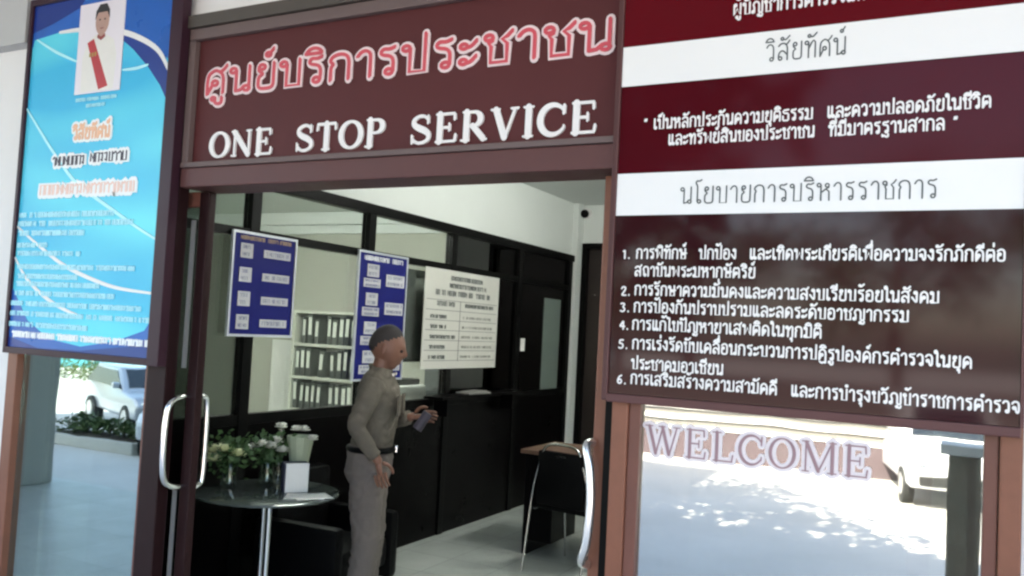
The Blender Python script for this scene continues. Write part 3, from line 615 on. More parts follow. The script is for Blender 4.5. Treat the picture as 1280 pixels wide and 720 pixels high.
# ------------------------------------------------------------------ glass partition
XP = -3.69
gp = thing('glass_partition', 'long black framed glass partition with white bulkhead above it', 'partition')
posts = [.22, 1.13, 2.25, 3.36, 4.56, 5.72]
for y in posts: MB().box(XP-.035, XP+.035, y-.035 if y > .3 else y-.0, y+.04, .0, 2.42, .003).build('post', M_dark, gp)
MB().box(XP-.04, XP+.04, .2, 5.79, 2.42, 2.488, .003).build('top_rail', M_dark, gp)
for y0, y1 in zip(posts, posts[1:]):
    i = posts.index(y0)
    MB().box(XP-.03, XP+.03, y0+.042, y1-.037, 2.115, 2.165).build('transom_rail', M_dark, gp)
    MB().box(XP-.03, XP+.03, y0+.042, y1-.037, 1.03, 1.09).build('sill_rail', M_dark, gp)
    MB().box(XP-.02, XP+.02, y0+.042, y1-.037, .0, 1.028).build('lower_panel', mat('black_laminate', (.0018, .0014, .0016), .3, noise=.3, nscale=3, spec=.07), gp)
    MB().box(XP-.004, XP+.004, y0+.042, y1-.037, 2.168, 2.418).build('pane', (M_gmid2 if i == 0 else M_gclear) if i < 3 else M_gdark, gp)
    MB().box(XP-.004, XP+.004, y0+.042, y1-.037, 1.092, 2.113).build('pane', (M_gmid if i == 0 else M_gclear) if i < 3 else M_gdark, gp)
MB().box(XP-.003, XP+.012, 5.16, 5.54, .5, 2.0).build('pale_strip', mat('greenish_film', (.16, .20, .18), .4, noise=.1), gp)

sw = thing('light_switch', 'tiny white switch plate on the dark partition post', 'switch')
MB().box(XP+.042, XP+.052, 4.60, 4.68, 1.47, 1.59, .003).build('plate', M_white, sw)
MB().box(XP+.0525, XP+.058, 4.625, 4.655, 1.51, 1.55, .002).build('rocker', M_vwhite, sw)

M_bblue = mat('royal_blue_board', (.008, .011, .13), .5, spec=.12, noise=.12, nscale=3)
M_paper = mat('paper', (.74, .74, .72), .7, noise=.04, nscale=10)
M_card = mat('grey_white_card', (.52, .52, .54), .7, noise=.1, nscale=14)
M_silver = mat('thin_silver_frame', (.55, .58, .62), .4, metal=.3)
FY = lambda y0, z0: (lambda u, v, h: Vector((XP+.048+h, y0+u, z0+v)))
def notice(label, y0, y1, z0, z1, cards, head):
    n = thing('notice_board', label, 'notice board')
    MB().box(XP+.041, XP+.052, y0, y1, z0, z1).build('panel', M_bblue, n)
    MB().box(XP+.041, XP+.058, y0-.014, y0, z0-.014, z1+.014).box(XP+.041, XP+.058, y1, y1+.014, z0-.014, z1+.014).box(XP+.041, XP+.058, y0, y1, z1, z1+.014).box(XP+.041, XP+.058, y0, y1, z0-.014, z0).build('frame', M_silver, n)
    r = random.Random(5); W_, H_ = y1-y0, z1-z0
    mb = MB(); squiggle(mb, FY(y0, z0), W_*.1, W_*.93, H_*.945, H_*.035, .006, r, .006); 
    if head: mb.build('heading', M_edge, n)
    else: mb.build('heading', mat('brown_print', (.30, .20, .14), .5), n)
    for (u0, u1, v0, v1) in cards:
        c = MB().box(XP+.0525, XP+.0565, y0+u0*W_, y0+u1*W_, z0+v0*H_, z0+v1*H_).build('card', M_card, n)
        m2 = MB(); k = max(1, round((v1-v0)*H_/.035))
        for j in range(k): squiggle(m2, FY(y0, z0), (u0+.03)*W_, (u1-.03)*W_, (v0+(v1-v0)*(j+.25)/k)*H_, (v1-v0)*H_/k*.5, .0035, r, .009)
        m2.build('writing', mat('blue_grey_ink', (.16, .17, .28), .6), c)
    return n
notice('blue notice board with four photo cards at the near end of the glass', .955, 1.455, 1.555, 2.13,
       [(.10, .29, v, v+.145) for v in (.05, .28, .52, .76)]+[(.47, .92, v+.025, v+.105) for v in (.05, .28, .52, .76)], False)
notice('blue notice board half hidden behind the policeman in khaki', 2.10, 2.66, 1.27, 2.14,
       [(.16, .40, v+.085, v+.185) for v in (.04, .27, .50, .73)]+[(.10, .44, v, v+.07) for v in (.04, .27, .50, .73)]+[(.56, .96, v, v+.10) for v in (.52, .75)]+[(.5, .62, .33, .40), (.56, .96, .06, .14)], True)
wn = thing('notice_sheet', 'white notice sheet with ruled table on the dark glass beside the policeman', 'notice')
MB().box(XP+.041, XP+.047, 2.93, 4.12, 1.325, 2.115).build('sheet', mat('cream_sheet', (.57, .565, .52), .6, noise=.04), wn)
r_ = random.Random(9); mb = MB(); fn = FY(2.93, 1.325)
squiggle(mb, fn, .38, .92, .71, .035, .008, r_, .001); squiggle(mb, fn, .36, .95, .65, .035, .008, r_, .001); squiggle(mb, fn, .16, 1.04, .585, .04, .009, r_, .001, .3)
squiggle(mb, fn, .18, .46, .50, .035, .008, r_, .001); squiggle(mb, fn, .62, 1.1, .50, .03, .007, r_, .001)
for k in range(5):
    squiggle(mb, fn, .10, .34+.18*(k == 2), .40-.08*k, .026, .007, r_, .001); 
mb.build('writing', M_ink, wn)
mb = MB()
for k in range(5): squiggle(mb, fn, .58, 1.1, .405-.08*k, .02, .003, r_, .001, .3)
mb.build('writing', mat('faint_ink', (.34, .34, .31), .6), wn)
mb = MB()
for k in range(7): ribbon(mb, [Vector((.03, .545-.08*k, 0)), Vector((1.16, .545-.08*k, 0))], False, .004, fn, .0006)
ribbon(mb, [Vector((.54, .545, 0)), Vector((.54, .06, 0))], False, .004, fn, .0012)
mb.build('ruling', M_ink, wn)

# ------------------------------------------------------------------ lit office behind the glass
sh = thing('bookshelf', 'cream open bookshelf full of binders in the lit office', 'bookshelf', (-5.86, 4.62, 0))
M_cream = mat('cream_laminate', (.62, .62, .54), .5, noise=.05)
MB().box(-.43, -.40, -.17, .2, 0, 1.76).build('side_panel', M_cream, sh); MB().box(.40, .43, -.17, .2, 0, 1.76).build('side_panel', M_cream, sh)
MB().box(-.40, .40, .18, .2, .02, 1.74).build('back_panel', M_cream, sh)
LV = (.02, .36, .70, 1.04, 1.385, 1.73)
for z in LV: MB().box(-.398, .398, -.168, .178, z, z+.028).build('shelf', M_cream, sh)
M_bind = mat('dark_binder', (.035, .04, .035), .5, noise=.2); M_spine = mat('binder_spine_label', (.70, .70, .64), .6)
def binder(): 
    o = thing('binder', 'x', 'binder')
    MB().box(-.033, .033, -.14, .1, 0, .30, .003).build('cover', M_bind, o)
    MB().box(-.022, .022, -.1425, -.1405, .09, .27).build('spine_label', M_spine, o)
    return o
bp = binder(); k = 0; rb = random.Random(11)
sh_names = {5: 'top', 4: 'top', 3: 'second', 2: 'third', 1: 'fourth', 0: 'lowest'}
for li in (3, 2, 1, 4):
    for i in range(10):
        if rb.random() < .07: continue
        o = bp if k == 0 else copy_tree(bp); k += 1
        o.location = (-5.86-.36+i*.08, 4.61, LV[li]+.0285); o.rotation_euler = (0, R(rb.uniform(-2.2, 2.2)), R(rb.uniform(-3, 3))); o.scale = (rb.uniform(.72, 1.0), 1, rb.uniform(.86, 1.03))
        o['label'] = 'dark office binder with white spine label on the %s shelf of the cream bookcase' % sh_names[li]
        o['group'] = 'binders on the %s shelf of the bookcase' % sh_names[li]
def tube_lamp(label, loc, rz=0, e=26):
    o = thing('ceiling_lamp', label, 'lamp', loc, rz, 'fluorescent lamps on the ceilings')
    MB().box(-.62, .62, -.07, .07, .03, .07, .004).build('housing', M_white, o)
    MB().cyl((-.6, 0, 0), (.6, 0, 0), .016, n=12).build('tube', mat('lit_tube', (1, 1, 1), .5, emit=((.86, .97, 1), e)), o)
    return o
tube_lamp('fluorescent tube lamp on the office ceiling beside the glass partition', (-4.25, 2.8, 2.79), R(90), 56)
tube_lamp('fluorescent tube lamp on the office ceiling far from the glass partition', (-7.6, 1.7, 2.79), R(90), 36)
tube_lamp('added unseen tube lamp brightening the hall just inside the entrance', (-1.6, 1.2, 2.97), 0, 13)  # unseen lamp added to brighten the table and flowers
tube_lamp('added unseen tube lamp brightening the hall above the desk', (-1.2, 3.2, 2.97), R(90), 52)  # unseen lamp added to lift the bulkhead and floor
cb = thing('office_cabinet', 'dark cabinet beside the bookshelf in the office', 'cabinet', (-4.10, 4.5, 0))
MB().box(-.33, .33, -.3, .36, 0, 2.2, .01).build('carcass', mat('charcoal_cabinet', (.05, .055, .055), .5, noise=.1), cb)
MB().box(-.32, -.005, -.315, -.302, .05, 2.15, .004).build('door', mat('charcoal_door', (.06, .065, .065), .45), cb); MB().box(.005, .32, -.315, -.302, .05, 2.15, .004).build('door', mat('charcoal_door', (.06, .065, .065), .45), cb)

bd = thing('roller_blind', 'dark roller blind half lowered behind the glass above the white notice', 'blind')
MB().box(XP-.075, XP-.068, 2.30, 3.31, 1.40, 2.09).build('fabric', mat('charcoal_blind', (.035, .036, .036), .8, noise=.1), bd)
MB().box(XP-.085, XP-.06, 2.30, 3.31, 1.375, 1.399, .004).build('bottom_bar', M_dark, bd)
lc = thing('low_cabinet', 'cream low cabinet behind the glass carrying a printer', 'cabinet', (-4.35, 3.55, 0))
MB().box(-.4, .4, -.3, .3, 0, .93, .006).build('carcass', M_cream, lc); MB().box(-.39, -.005, -.312, -.3015, .05, .9, .003).build('door', M_cream, lc); MB().box(.005, .39, -.312, -.3015, .05, .9, .003).build('door', M_cream, lc)
pt = thing('printer', 'white office printer with dark tray seen under the blind', 'printer', (-4.30, 3.5, .931))
MB().box(-.22, .22, -.2, .2, 0, .22, .02).build('body', M_white, pt, True); MB().box(-.18, .18, -.16, .16, .2205, .27, .012).build('lid', M_dark, pt); MB().box(-.17, .17, -.27, -.201, .05, .075, .003).build('tray', M_dark, pt)
# ------------------------------------------------------------------ hall furniture
TC = Vector((-3.22, .90, 0))
tb = thing('side_table', 'round glass side table with chrome legs beside the entrance', 'table', TC)
MB().lathe([(0, .728), (.365, .728), (.374, .732), (.374, .738), (.366, .742), (0, .742)], n=48).build('table_top', mat('dark_glass_top', (.07, .085, .08), .06, spec=.7), tb, True)
for dx, dy in ((-.03, .012), (.028, -.012)):
    MB().cyl((dx, dy, .03), (dx, dy, .727), .017).build('leg', M_chrome, tb, True)
MB().lathe([(0, 0), (.23, 0), (.23, .012), (.05, .03), (0, .03)], n=32).build('base', M_chrome, tb, True)
cbx = thing('card_box', 'small white card box with dark side on the glass table', 'box', (-3.13, 1.0, .743), R(52))
MB().box(-.058, .062, -.056, -.0445, 0, .152, .002).build('front', M_paper, cbx)
MB().box(-.065, .065, -.043, .05, 0, .148, .002).build('body', mat('navy_box', (.02, .024, .06), .5), cbx)
tp = thing('pale_sheets', 'pale flat sheets lying at the right side of the glass table', 'papers', (-2.98, .92, .7425), R(35))  # pale thin sheets over the right side of the table top
MB().box(-.10, .10, -.07, .07, 0, .002).box(-.07, .12, -.09, .05, .0022, .004, M=Matrix.Rotation(.4, 4, 'Z')).build('sheets', M_paper, tp)
M_leaf = mat('bouquet_leaf', (.05, .11, .035), .6, noise=.3, nscale=20); M_rose = mat('pale_yellow_rose', (.78, .80, .52), .6, noise=.12, nscale=30)
M_petal = mat('white_flower', (.80, .79, .72), .6, noise=.1, nscale=30); M_vase = glass_mat('clear_vase_glass', (.80, .86, .82), .10)
def leafblob(mb, c, s, n, rr):
    for _ in range(n):
        v = Vector((rr.gauss(0, .5), rr.gauss(0, .5), rr.gauss(0, .45)))*s+Vector(c)
        a = Vector((rr.uniform(-1, 1), rr.uniform(-1, 1), rr.uniform(-.3, 1))).normalized(); L = rr.uniform(.025, .05)
        b_ = a.orthogonal().normalized()*L*.32
        q = [mb.b.verts.new(p) for p in (v, v+a*L*.5+b_, v+a*L, v+a*L*.5-b_)]
        mb.b.faces.new(q)
def petals(f, c, r, rr):
    for ring, (n, op, L) in enumerate(((3, .25, .8), (5, .6, .95), (6, 1.0, 1.05), (6, 1.4, 1.0))):
        for a in range(n):
            t = 2*PI*a/n+ring*.7+rr.uniform(-.2, .2); d = Vector((math.cos(t)*math.sin(op), math.sin(t)*math.sin(op), math.cos(op))); sdv = Vector((-math.sin(t), math.cos(t), 0)); l_ = r*L*rr.uniform(.85, 1.1)
            b0 = c-Vector((0, 0, r*.5)); w_ = r*.5
            q = [b0, b0+d*l_*.6+sdv*w_, b0+d*l_*1.15+sdv*w_*.6+Vector((0, 0, r*.1)), b0+d*l_*1.25+d*.0, b0+d*l_*1.15-sdv*w_*.6+Vector((0, 0, r*.1)), b0+d*l_*.6-sdv*w_]
            vs = [f.b.verts.new(p) for p in q]; f.b.faces.new((vs[0], vs[1], vs[2], vs[3])); f.b.faces.new((vs[0], vs[3], vs[4], vs[5]))
def bouquet(label, loc, heads, m, seed, vh=.13):
    o = thing('flower_vase', label, 'flowers', loc); rr = random.Random(seed)
    MB().lathe([(.0, .002), (.042, .002), (.048, .03), (.038, .08), (.05, vh), (.046, vh), (.034, .08), (.043, .034), (0, .012)]).build('vase', M_vase, o, True)
    mb = MB(); leafblob(mb, (0, 0, vh+.04), .10, 260, rr)
    for _ in range(9): mb.tube([(rr.uniform(-.015, .015), rr.uniform(-.015, .015), .02), (rr.uniform(-.03, .03), rr.uniform(-.03, .03), vh), (rr.uniform(-.09, .09), rr.uniform(-.07, .07), vh+.1)], .003, 5)
    mb.build('foliage', M_leaf, o)
    for (x, y, z, r) in heads:
        f = MB(); petals(f, Vector((x, y, z)), r*1.3, rr)
        f.build('bloom', m, o, True)
    return o
bouquet('vase of pale yellow roses nearest the door handle', (-3.46, .86, .743), [(-.07, -.06, .20, .036), (-.035, -.09, .16, .034), (.02, -.07, .215, .032), (-.10, 0, .16, .03), (.07, -.02, .19, .03)], M_rose, 2)
bouquet('vase of small white flowers behind the card box', (-3.38, 1.06, .743), [(-.05, -.05, .2, .028), (.0, -.06, .225, .028), (.06, -.04, .22, .03), (.1, 0, .2, .028), (.03, .02, .24, .028)], M_petal, 4)
wb = thing('wrapped_bouquet', 'pale green wrapped bouquet with white blooms behind the card box', 'flowers', (-3.22, 1.13, .743))
MB().lathe([(.022, .0), (.04, .06), (.075, .27), (.070, .27), (.036, .06), (.018, .01), (0, .008)], n=11).build('wrapping', mat('pale_green_paper', (.42, .47, .33), .5, noise=.25, nscale=14), wb)
MB().lathe([(.02, .0), (.02, .30), (0, .30)], (-.115, -.03, 0), 12).build('clear_tube', M_vase, wb, True)
for i, (x, y, z) in enumerate(((-.115, -.03, .32), (-.03, 0, .31), (.03, -.01, .315), (.085, .0, .27))):
    f = MB()
    petals(f, Vector((x, y, z)), .030, random.Random(i))
    f.build('bloom', M_petal, wb, True)

M_leather = mat('black_leather', (.0022, .0022, .0026), .5, noise=.2, spec=.10, bump=.2, bscale=80)
def armchair(label, loc, rz):
    o = thing('armchair', label, 'armchair', loc, rz); o.scale = (.82, .82, .82)
    MB().box(-.3, .3, -.3, .3, .22, .44, .05).build('seat', M_leather, o, True)
    MB().box(-.32, .32, .25, .40, .25, .92, .06).build('backrest', M_leather, o, True)
    for s in (-1, 1): MB().box(s*.36-.055, s*.36+.055, -.32, .38, .12, .62, .045).build('armrest', M_leather, o, True)
    for sx in (-1, 1):
        for sy in (-1, 1): MB().cyl((sx*.34, sy*.28, 0), (sx*.34, sy*.28, .14), .018).build('leg', M_chrome, o)
    return o
armchair('black leather armchair behind the glass side table', (-3.30, 1.56, 0), R(90+4))
M_black = mat('black_counter', (.002, .0016, .002), .45, noise=.3, nscale=3, spec=.08)
ct = thing('service_ledge', 'narrow black ledge on the dark glass under the white notice sheet', 'ledge')
MB().box(XP+.045, XP+.22, 3.0, 4.4, 1.10, 1.122, .004).build('ledge_top', M_black, ct)
for y in (3.15, 4.25): MB().box(XP+.045, XP+.17, y, y+.025, .96, 1.098).build('bracket', M_black, ct)
pr = thing('paper_pile', 'loose grey papers on the narrow black ledge', 'papers', (XP+.13, 3.62, 1.123), R(84))
MB().box(-.15, .15, -.07, .07, 0, .012).box(-.12, .15, -.06, .06, .0125, .02, M=Matrix.Rotation(.2, 4, 'Z')).build('sheets', mat('grey_paper', (.30, .29, .27), .6), pr)
dk = thing('desk', 'dark desk with brown wooden top behind the chrome chair', 'desk', (-2.34, 3.52, 0))
MB().box(-.56, .62, -.30, .32, .745, .775, .006).build('desk_top', mat('brown_wood', (.12, .066, .045), .35, noise=.25, nscale=6), dk)
MB().box(-.53, -.49, -.26, .28, 0, .744).build('side_panel', M_black, dk); MB().box(.55, .59, -.26, .28, 0, .744).build('side_panel', M_black, dk)
MB().box(-.49, .55, .2, .22, .25, .744).build('back_panel', M_black, dk); MB().box(-.489, -.30, -.25, .199, .1, .743).build('drawer_unit', M_black, dk)
for z in (.36, .44): MB().box(-.534, -.531, -.2, -.15, z-.03, z+.03).build('label_tag', M_paper, dk)

M_dimchrome = mat('dull_chrome', (.42, .41, .40), .25, metal=1)
ch = thing('visitor_chair', 'black padded chair with chrome tube frame in front of the desk', 'chair', (-2.38, 3.10, 0), R(-8))
MB().box(-.19, .19, -.235, -.195, .46, .835, .018, M=Matrix.Rotation(R(0), 4, 'X')).build('backrest', M_leather, ch, True)
MB().box(-.215, .215, -.2, .23, .42, .475, .022).build('seat', M_leather, ch, True)
for s in (-1, 1):
    MB().tube([(s*.235, -.30, 0), (s*.232, -.235, .43), (s*.215, -.225, .6), (s*.17, -.225, .78)], .0092).build('rear_leg', M_dimchrome, ch, True)
    MB().tube([(s*.235, .27, 0), (s*.235, .22, .40), (s*.23, .15, .418), (s*.23, -.2, .418)], .0092).build('front_leg', M_dimchrome, ch, True)
MB().tube([(-.17, -.225, .78), (-.13, -.226, .86), (-.05, -.228, .885), (.05, -.228, .885), (.13, -.226, .86), (.17, -.225, .78)], .0092).build('top_rail', M_dimchrome, ch, True)
MB().box(-.045, .045, -.238, -.2355, .80, .812).build('handle_slot', M_dimchrome, ch)

# ------------------------------------------------------------------ people
def skin(verts, edges, sub=2):
    me = bpy.data.meshes.new('skin'); me.from_pydata([v[0] for v in verts], edges, []); me.update()
    o = bpy.data.objects.new('skin', me); COL.objects.link(o)
    md = o.modifiers.new('s', 'SKIN'); md.use_smooth_shade = True
    if not me.skin_vertices: me.skin_vertices.new()
    for i, v in enumerate(verts):
        r = v[1] if hasattr(v[1], '__len__') else (v[1], v[1])
        me.skin_vertices[0].data[i].radius = r
    me.skin_vertices[0].data[0].use_root = True
    ss = o.modifiers.new('b', 'SUBSURF'); ss.levels = sub; ss.render_levels = sub
    dg = bpy.context.evaluated_depsgraph_get(); dg.update()
    out = bpy.data.meshes.new_from_object(o.evaluated_get(dg))
    bpy.data.objects.remove(o); return out
def chain(V, E, pts, start=None):
    prev = start
    for p in pts:
        V.append(p); i = len(V)-1
        if prev is not None: E.append((prev, i))
        prev = i
    return prev
def join(meshes, name, m, parent):
    bm = bmesh.new()
    for me in meshes: bm.from_mesh(me)
    me = bpy.data.meshes.new(name); bm.to_mesh(me); bm.free()
    me.polygons.foreach_set('use_smooth', [True]*len(me.polygons)); me.materials.clear(); me.materials.append(m)
    o = bpy.data.objects.new(name, me); COL.objects.link(o); o.parent = parent; return o
def lerp(a, b, t): return Vector(a)*(1-t)+Vector(b)*t
def head_mesh(c, tilt, hair=False):
    bm = bmesh.new(); bmesh.ops.create_uvsphere(bm, u_segments=40, v_segments=30, radius=1)
    if hair:
        bmesh.ops.delete(bm, geom=[v for v in bm.verts if not (v.co.z > .30-.95*max(0, -v.co.x) + .55*max(0, v.co.x-.15) )], context='VERTS')
    for v in bm.verts:
        x, y, z = v.co; k = 1.012+.05*min(1, max(0, (z-(.30-.95*max(0, -x)+.55*max(0, x-.15)))/.45)) if hair else 1.0
        X, Y, Z = x*.098*k, y*.074*k, z*.116*k
        if z < -.1: f = max(0, -z-.1); Y *= 1-.38*f; X = X*(1-.10*f)+(.012*f if x > 0 else .04*f)
        if not hair and x > .3:
            wN = math.exp(-(y/.16)**2)
            X += .020*wN*math.exp(-((z+.12)/.16)**2) + .006*wN*math.exp(-((z-.06)/.16)**2)
            X += .007*math.exp(-(y/.35)**2)*math.exp(-((z+.47)/.07)**2)+.006*math.exp(-(y/.35)**2)*math.exp(-((z+.60)/.06)**2)
            X += .010*math.exp(-(y/.3)**2)*math.exp(-((z+.86)/.14)**2)
            X += .007*math.exp(-((abs(y)-.42)/.25)**2)*math.exp(-((z-.24)/.09)**2)
            X -= .010*math.exp(-((abs(y)-.42)/.16)**2)*math.exp(-((z-.04)/.09)**2)
        v.co = (X, Y, Z)
    if not hair:
        for s in (-1, 1):
            t = bmesh.new(); bmesh.ops.create_uvsphere(t, u_segments=12, v_segments=10, radius=1)
            bmesh.ops.transform(t, matrix=Matrix.Translation((-.012, s*.074, -.008)) @ Matrix.Rotation(s*.35, 4, 'Z') @ Matrix.Diagonal((.019, .008, .032, 1)), verts=t.verts)
            me = bpy.data.meshes.new('e'); t.to_mesh(me); t.free(); bm.from_mesh(me)
    bmesh.ops.transform(bm, matrix=Matrix.Translation(c) @ Matrix.Rotation(tilt, 4, 'Y'), verts=bm.verts)
    me = bpy.data.meshes.new('head'); bm.to_mesh(me); bm.free(); return me
def hand_meshes(wrist, d, palm_n, side, curl):
    """palm + five fingers; d = direction of the fingers, palm_n = palm normal, side = direction to the thumb"""
    d, n, s = Vector(d).normalized(), Vector(palm_n).normalized(), Vector(side).normalized(); out = []
    V = []; E = []
    wr = Vector(wrist); chain(V, E, [(wr, (.026, .020)), (wr+d*.045, (.036, .016)), (wr+d*.085, (.038, .014))]); out.append(skin(V, E))
    for j, (off, L) in enumerate(((.028, .070), (.010, .078), (-.009, .072), (-.027, .056))):
        V = []; E = []; p = wr+d*.07+s*off; a = d.copy(); pts = [(p, .0095)]; ang = 0
        for q in (.5, .3, .26):
            ang += curl*(.8 if q == .5 else 1.0); a = (d*math.cos(ang)+n*math.sin(ang)); p = p+a*L*q*1.0+ (d*.018 if q == .5 else Vector()); pts.append((p, .0088-.001*len(pts)))
        chain(V, E, pts); out.append(skin(V, E, 1))
    V = []; E = []; p = wr+d*.02+s*.02
    chain(V, E, [(p, .012), (p+s*.030+d*.022+n*.01, .0105), (p+s*.042+d*.052+n*.022, .009), (p+s*.038+d*.075+n*.032, .0078)]); out.append(skin(V, E, 1))
    return out
def person(label, loc, rz, arms, shirt, trousers, H=1.65, lean=.0, head_tilt=.12, hairm=None, longsleeve=True, badge=False):
    """faces local +x; arms = {+1 / -1: (elbow, wrist, hand dir, palm normal, thumb side)}"""
    o = thing('person', label, 'person', loc, rz)
    M_skin = mat('skin', (.20, .088, .058), .5, noise=.1, nscale=25)
    hd = (lean+.040, 0, 1.525)
    def loft(mb, secs, n=28):
        rings = [[mb.b.verts.new((cx+rx*math.cos(2*PI*k/n), cy+ry*math.copysign(abs(math.sin(2*PI*k/n))**.85, math.sin(2*PI*k/n)), z)) for k in range(n)] for z, cx, cy, rx, ry in secs]
        for A, B in zip(rings, rings[1:]):
            for k in range(n): mb.b.faces.new((A[k], A[(k+1) % n], B[(k+1) % n], B[k]))
        mb.b.faces.new(rings[0][::-1]); mb.b.faces.new(rings[-1]); return mb
    def limb(mb, pts, rad):
        q = catmull([Vector(p) for p in pts], 5); n = len(q); m_ = len(rad)-1
        rr = []
        for i in range(n):
            t = i/(n-1)*m_; j = min(m_-1, int(t)); rr.append(rad[j]*(1-t+j)+rad[j+1]*(t-j))
        return mb.tube(q, rr, 16, smooth=False)
    def fuse(mb, name, m, vox, crease=0., seed=0):
        bmesh.ops.recalc_face_normals(mb.b, faces=mb.b.faces); t = mb.build(name, None)
        md = t.modifiers.new('r', 'REMESH'); md.mode = 'VOXEL'; md.voxel_size = vox
        sm = t.modifiers.new('s', 'SMOOTH'); sm.iterations = 5; sm.factor = .5
        dg = bpy.context.evaluated_depsgraph_get(); dg.update()
        me = bpy.data.meshes.new_from_object(t.evaluated_get(dg)); bpy.data.objects.remove(t)
        if crease:
            off = []
            for v in me.vertices:
                c = v.co; w_ = mnoise.noise(Vector((c.x*9+seed, c.y*9, c.z*17+.6*mnoise.noise(c*11)*6)))
                w2 = mnoise.noise(Vector((c.x*20, c.y*20+seed, c.z*34)))
                off.append(v.normal*crease*(w_-.35*abs(w2)))
            for v, o_ in zip(me.vertices, off): v.co += o_
        return join([me], name, m, o)
    # one continuous body under the clothes, with head and hands
    mb = loft(MB(), [(.80, 0, 0, .085, .12), (.95, 0, 0, .09, .125), (1.10, .005, 0, .085, .12), (1.25, lean, 0, .09, .13), (1.35, lean, 0, .075, .125), (1.39, lean, 0, .058, .07)])
    limb(mb, [(lean, 0, 1.36), (lean+.014, 0, 1.43), (lean+.03, 0, 1.50)], [.056, .052, .050])
    for s in (-1, 1): limb(mb, [(0, s*.085, .86), (.008, s*.095, .48), (-.02, s*.1, .07)], [.075, .05, .034])
    for s, (el_, wr_, *_r) in arms.items(): limb(mb, [(lean, s*.15, 1.34), lerp((lean, s*.16, 1.34), el_, .5), el_, lerp(el_, wr_, .5), wr_, Vector(wr_)+Vector(_r[0]).normalized()*.02], [.042, .036, .034, .030, .026, .026])
    bt = fuse(mb, 'tmp_body', M_skin, .012); bme = bt.data; bpy.data.objects.remove(bt)
    parts = [bme, head_mesh(hd, head_tilt)]
    for s, (el_, wr_, d, n, sd_) in arms.items(): parts += hand_meshes(wr_, d, n, sd_, .35)
    join(parts, 'body', M_skin, o)
    mb = loft(MB(), [(.955, 0, 0, .112, .150), (1.03, .003, 0, .116, .152), (1.12, .006+lean*.3, 0, .120, .158), (1.22, .01+lean*.7, 0, .125, .170), (1.30, lean+.004, 0, .115, .175), (1.345, lean, 0, .098, .160), (1.385, lean, 0, .076, .110), (1.412, lean+.008, 0, .058, .066)])
    for s, (el_, wr_, *_r) in arms.items():
        limb(mb, [(lean, s*.135, 1.335), lerp((lean, s*.185, 1.33), el_, .35), lerp((lean, s*.18, 1.33), el_, .7), el_, lerp(el_, wr_, .5), lerp(el_, wr_, .93)], [.066, .060, .054, .050, .045, .039])
    mb.tube([(lean+.008+.060*math.cos(a), .064*math.sin(a), 1.415+.012*math.cos(a)*-1) for a in [2*PI*k/14 for k in range(14)]], .013, 8, True)
    fuse(mb, 'shirt', shirt, .011, .011, 3)
    mb = loft(MB(), [(.80, -.006, 0, .10, .150), (.86, -.010, 0, .128, .166), (.93, -.006, 0, .130, .164), (1.005, 0, 0, .122, .156)])
    for s in (-1, 1): limb(mb, [(-.004, s*.080, .90), (.0, s*.086, .70), (.012, s*.094, .49), (-.008, s*.1, .28), (-.02, s*.102, .05)], [.098, .092, .076, .072, .070])
    fuse(mb, 'trousers', trousers, .011, .010, 8)
    bl = MB(); bl.tube([(.1255*math.cos(a), .159*math.sin(a), .985) for a in [2*PI*k/20 for k in range(20)]], .016, 8, True); bl.build('belt', M_leather, o, True)
    MB().box(.132, .146, -.024, .024, .968, 1.002, .004).build('buckle', M_chrome, o)
    for s in (-1, 1): MB().sph((.05, s*.105, .045), (.135, .05, .05)).box(-.085, .18, s*.105-.05, s*.105+.05, 0, .018, .008).build('shoe', M_leather, o, True)
    join([head_mesh(Vector(hd)+Vector((-.004, 0, .006)), head_tilt, True)], 'hair', hairm or mat('dark_grey_hair', (.028, .022, .021), .75, noise=.3, nscale=40), o)
    if badge:
        for s in (-1, 1): MB().sph((lean+.085, s*.055, 1.385), (.010, .010, .012)).build('collar_pin', M_chrome, o)
        for s in (-1, 1):
            MB().box(lean-.035, lean+.035, s*.075, s*.165, 0, .010, .004, M=Matrix.Translation((0, 0, 1.392)) @ Matrix.Rotation(-s*.30, 4, 'X')).build('epaulette', mat('dark_epaulette', (.03, .026, .024), .7), o)
            MB().box(lean+.128, lean+.140, s*.095-.05, s*.095+.05, 1.17, 1.28, .005).build('breast_pocket', shirt, o)
    for f in ('x',):
        ey = MB()
        for s in (-1, 1): ey.sph(Vector(hd)+Matrix.Rotation(head_tilt, 3, 'Y') @ Vector((.083, s*.031, .004)), (.010, .012, .008))
        ey.build('eyes', mat('dark_eye', (.03, .02, .02), .2), o, True)
    return o
M_khaki = mat('khaki_cloth', (.108, .090, .070), .85, noise=.12, nscale=9, bump=.5, bscale=26)
M_khaki2 = mat('khaki_trouser_cloth', (.122, .100, .090), .85, noise=.12, nscale=7, bump=.5, bscale=22)
FACE = math.atan2(.463, .885)
person('man in khaki police uniform standing in profile inside the doorway', (-2.80, 1.22, 0), FACE,
       {-1: (Vector((-.055, -.225, 1.12)), Vector((.065, -.205, .95)), (.22, .08, -.95), (.2, 1, 0), (.9, .2, .3)),
        1: (Vector((.03, .235, 1.10)), Vector((.20, .11, 1.15)), (1, -.15, .1), (0, -1, -.2), (0, -.2, 1))},
       M_khaki, M_khaki2, lean=.016, head_tilt=.22, badge=True).scale = (.97, .95, 1.0)
pk = thing('rolled_paper', 'dark mauve rolled paper held in the policeman\'s outstretched hand', 'papers', (-2.575, 1.345, 1.15), FACE)
MB().cyl((-.02, .0, -.055), (.035, .01, .035), .027, n=18).build('roll', mat('mauve_paper', (.045, .036, .052), .6, noise=.15, nscale=20), pk, True)
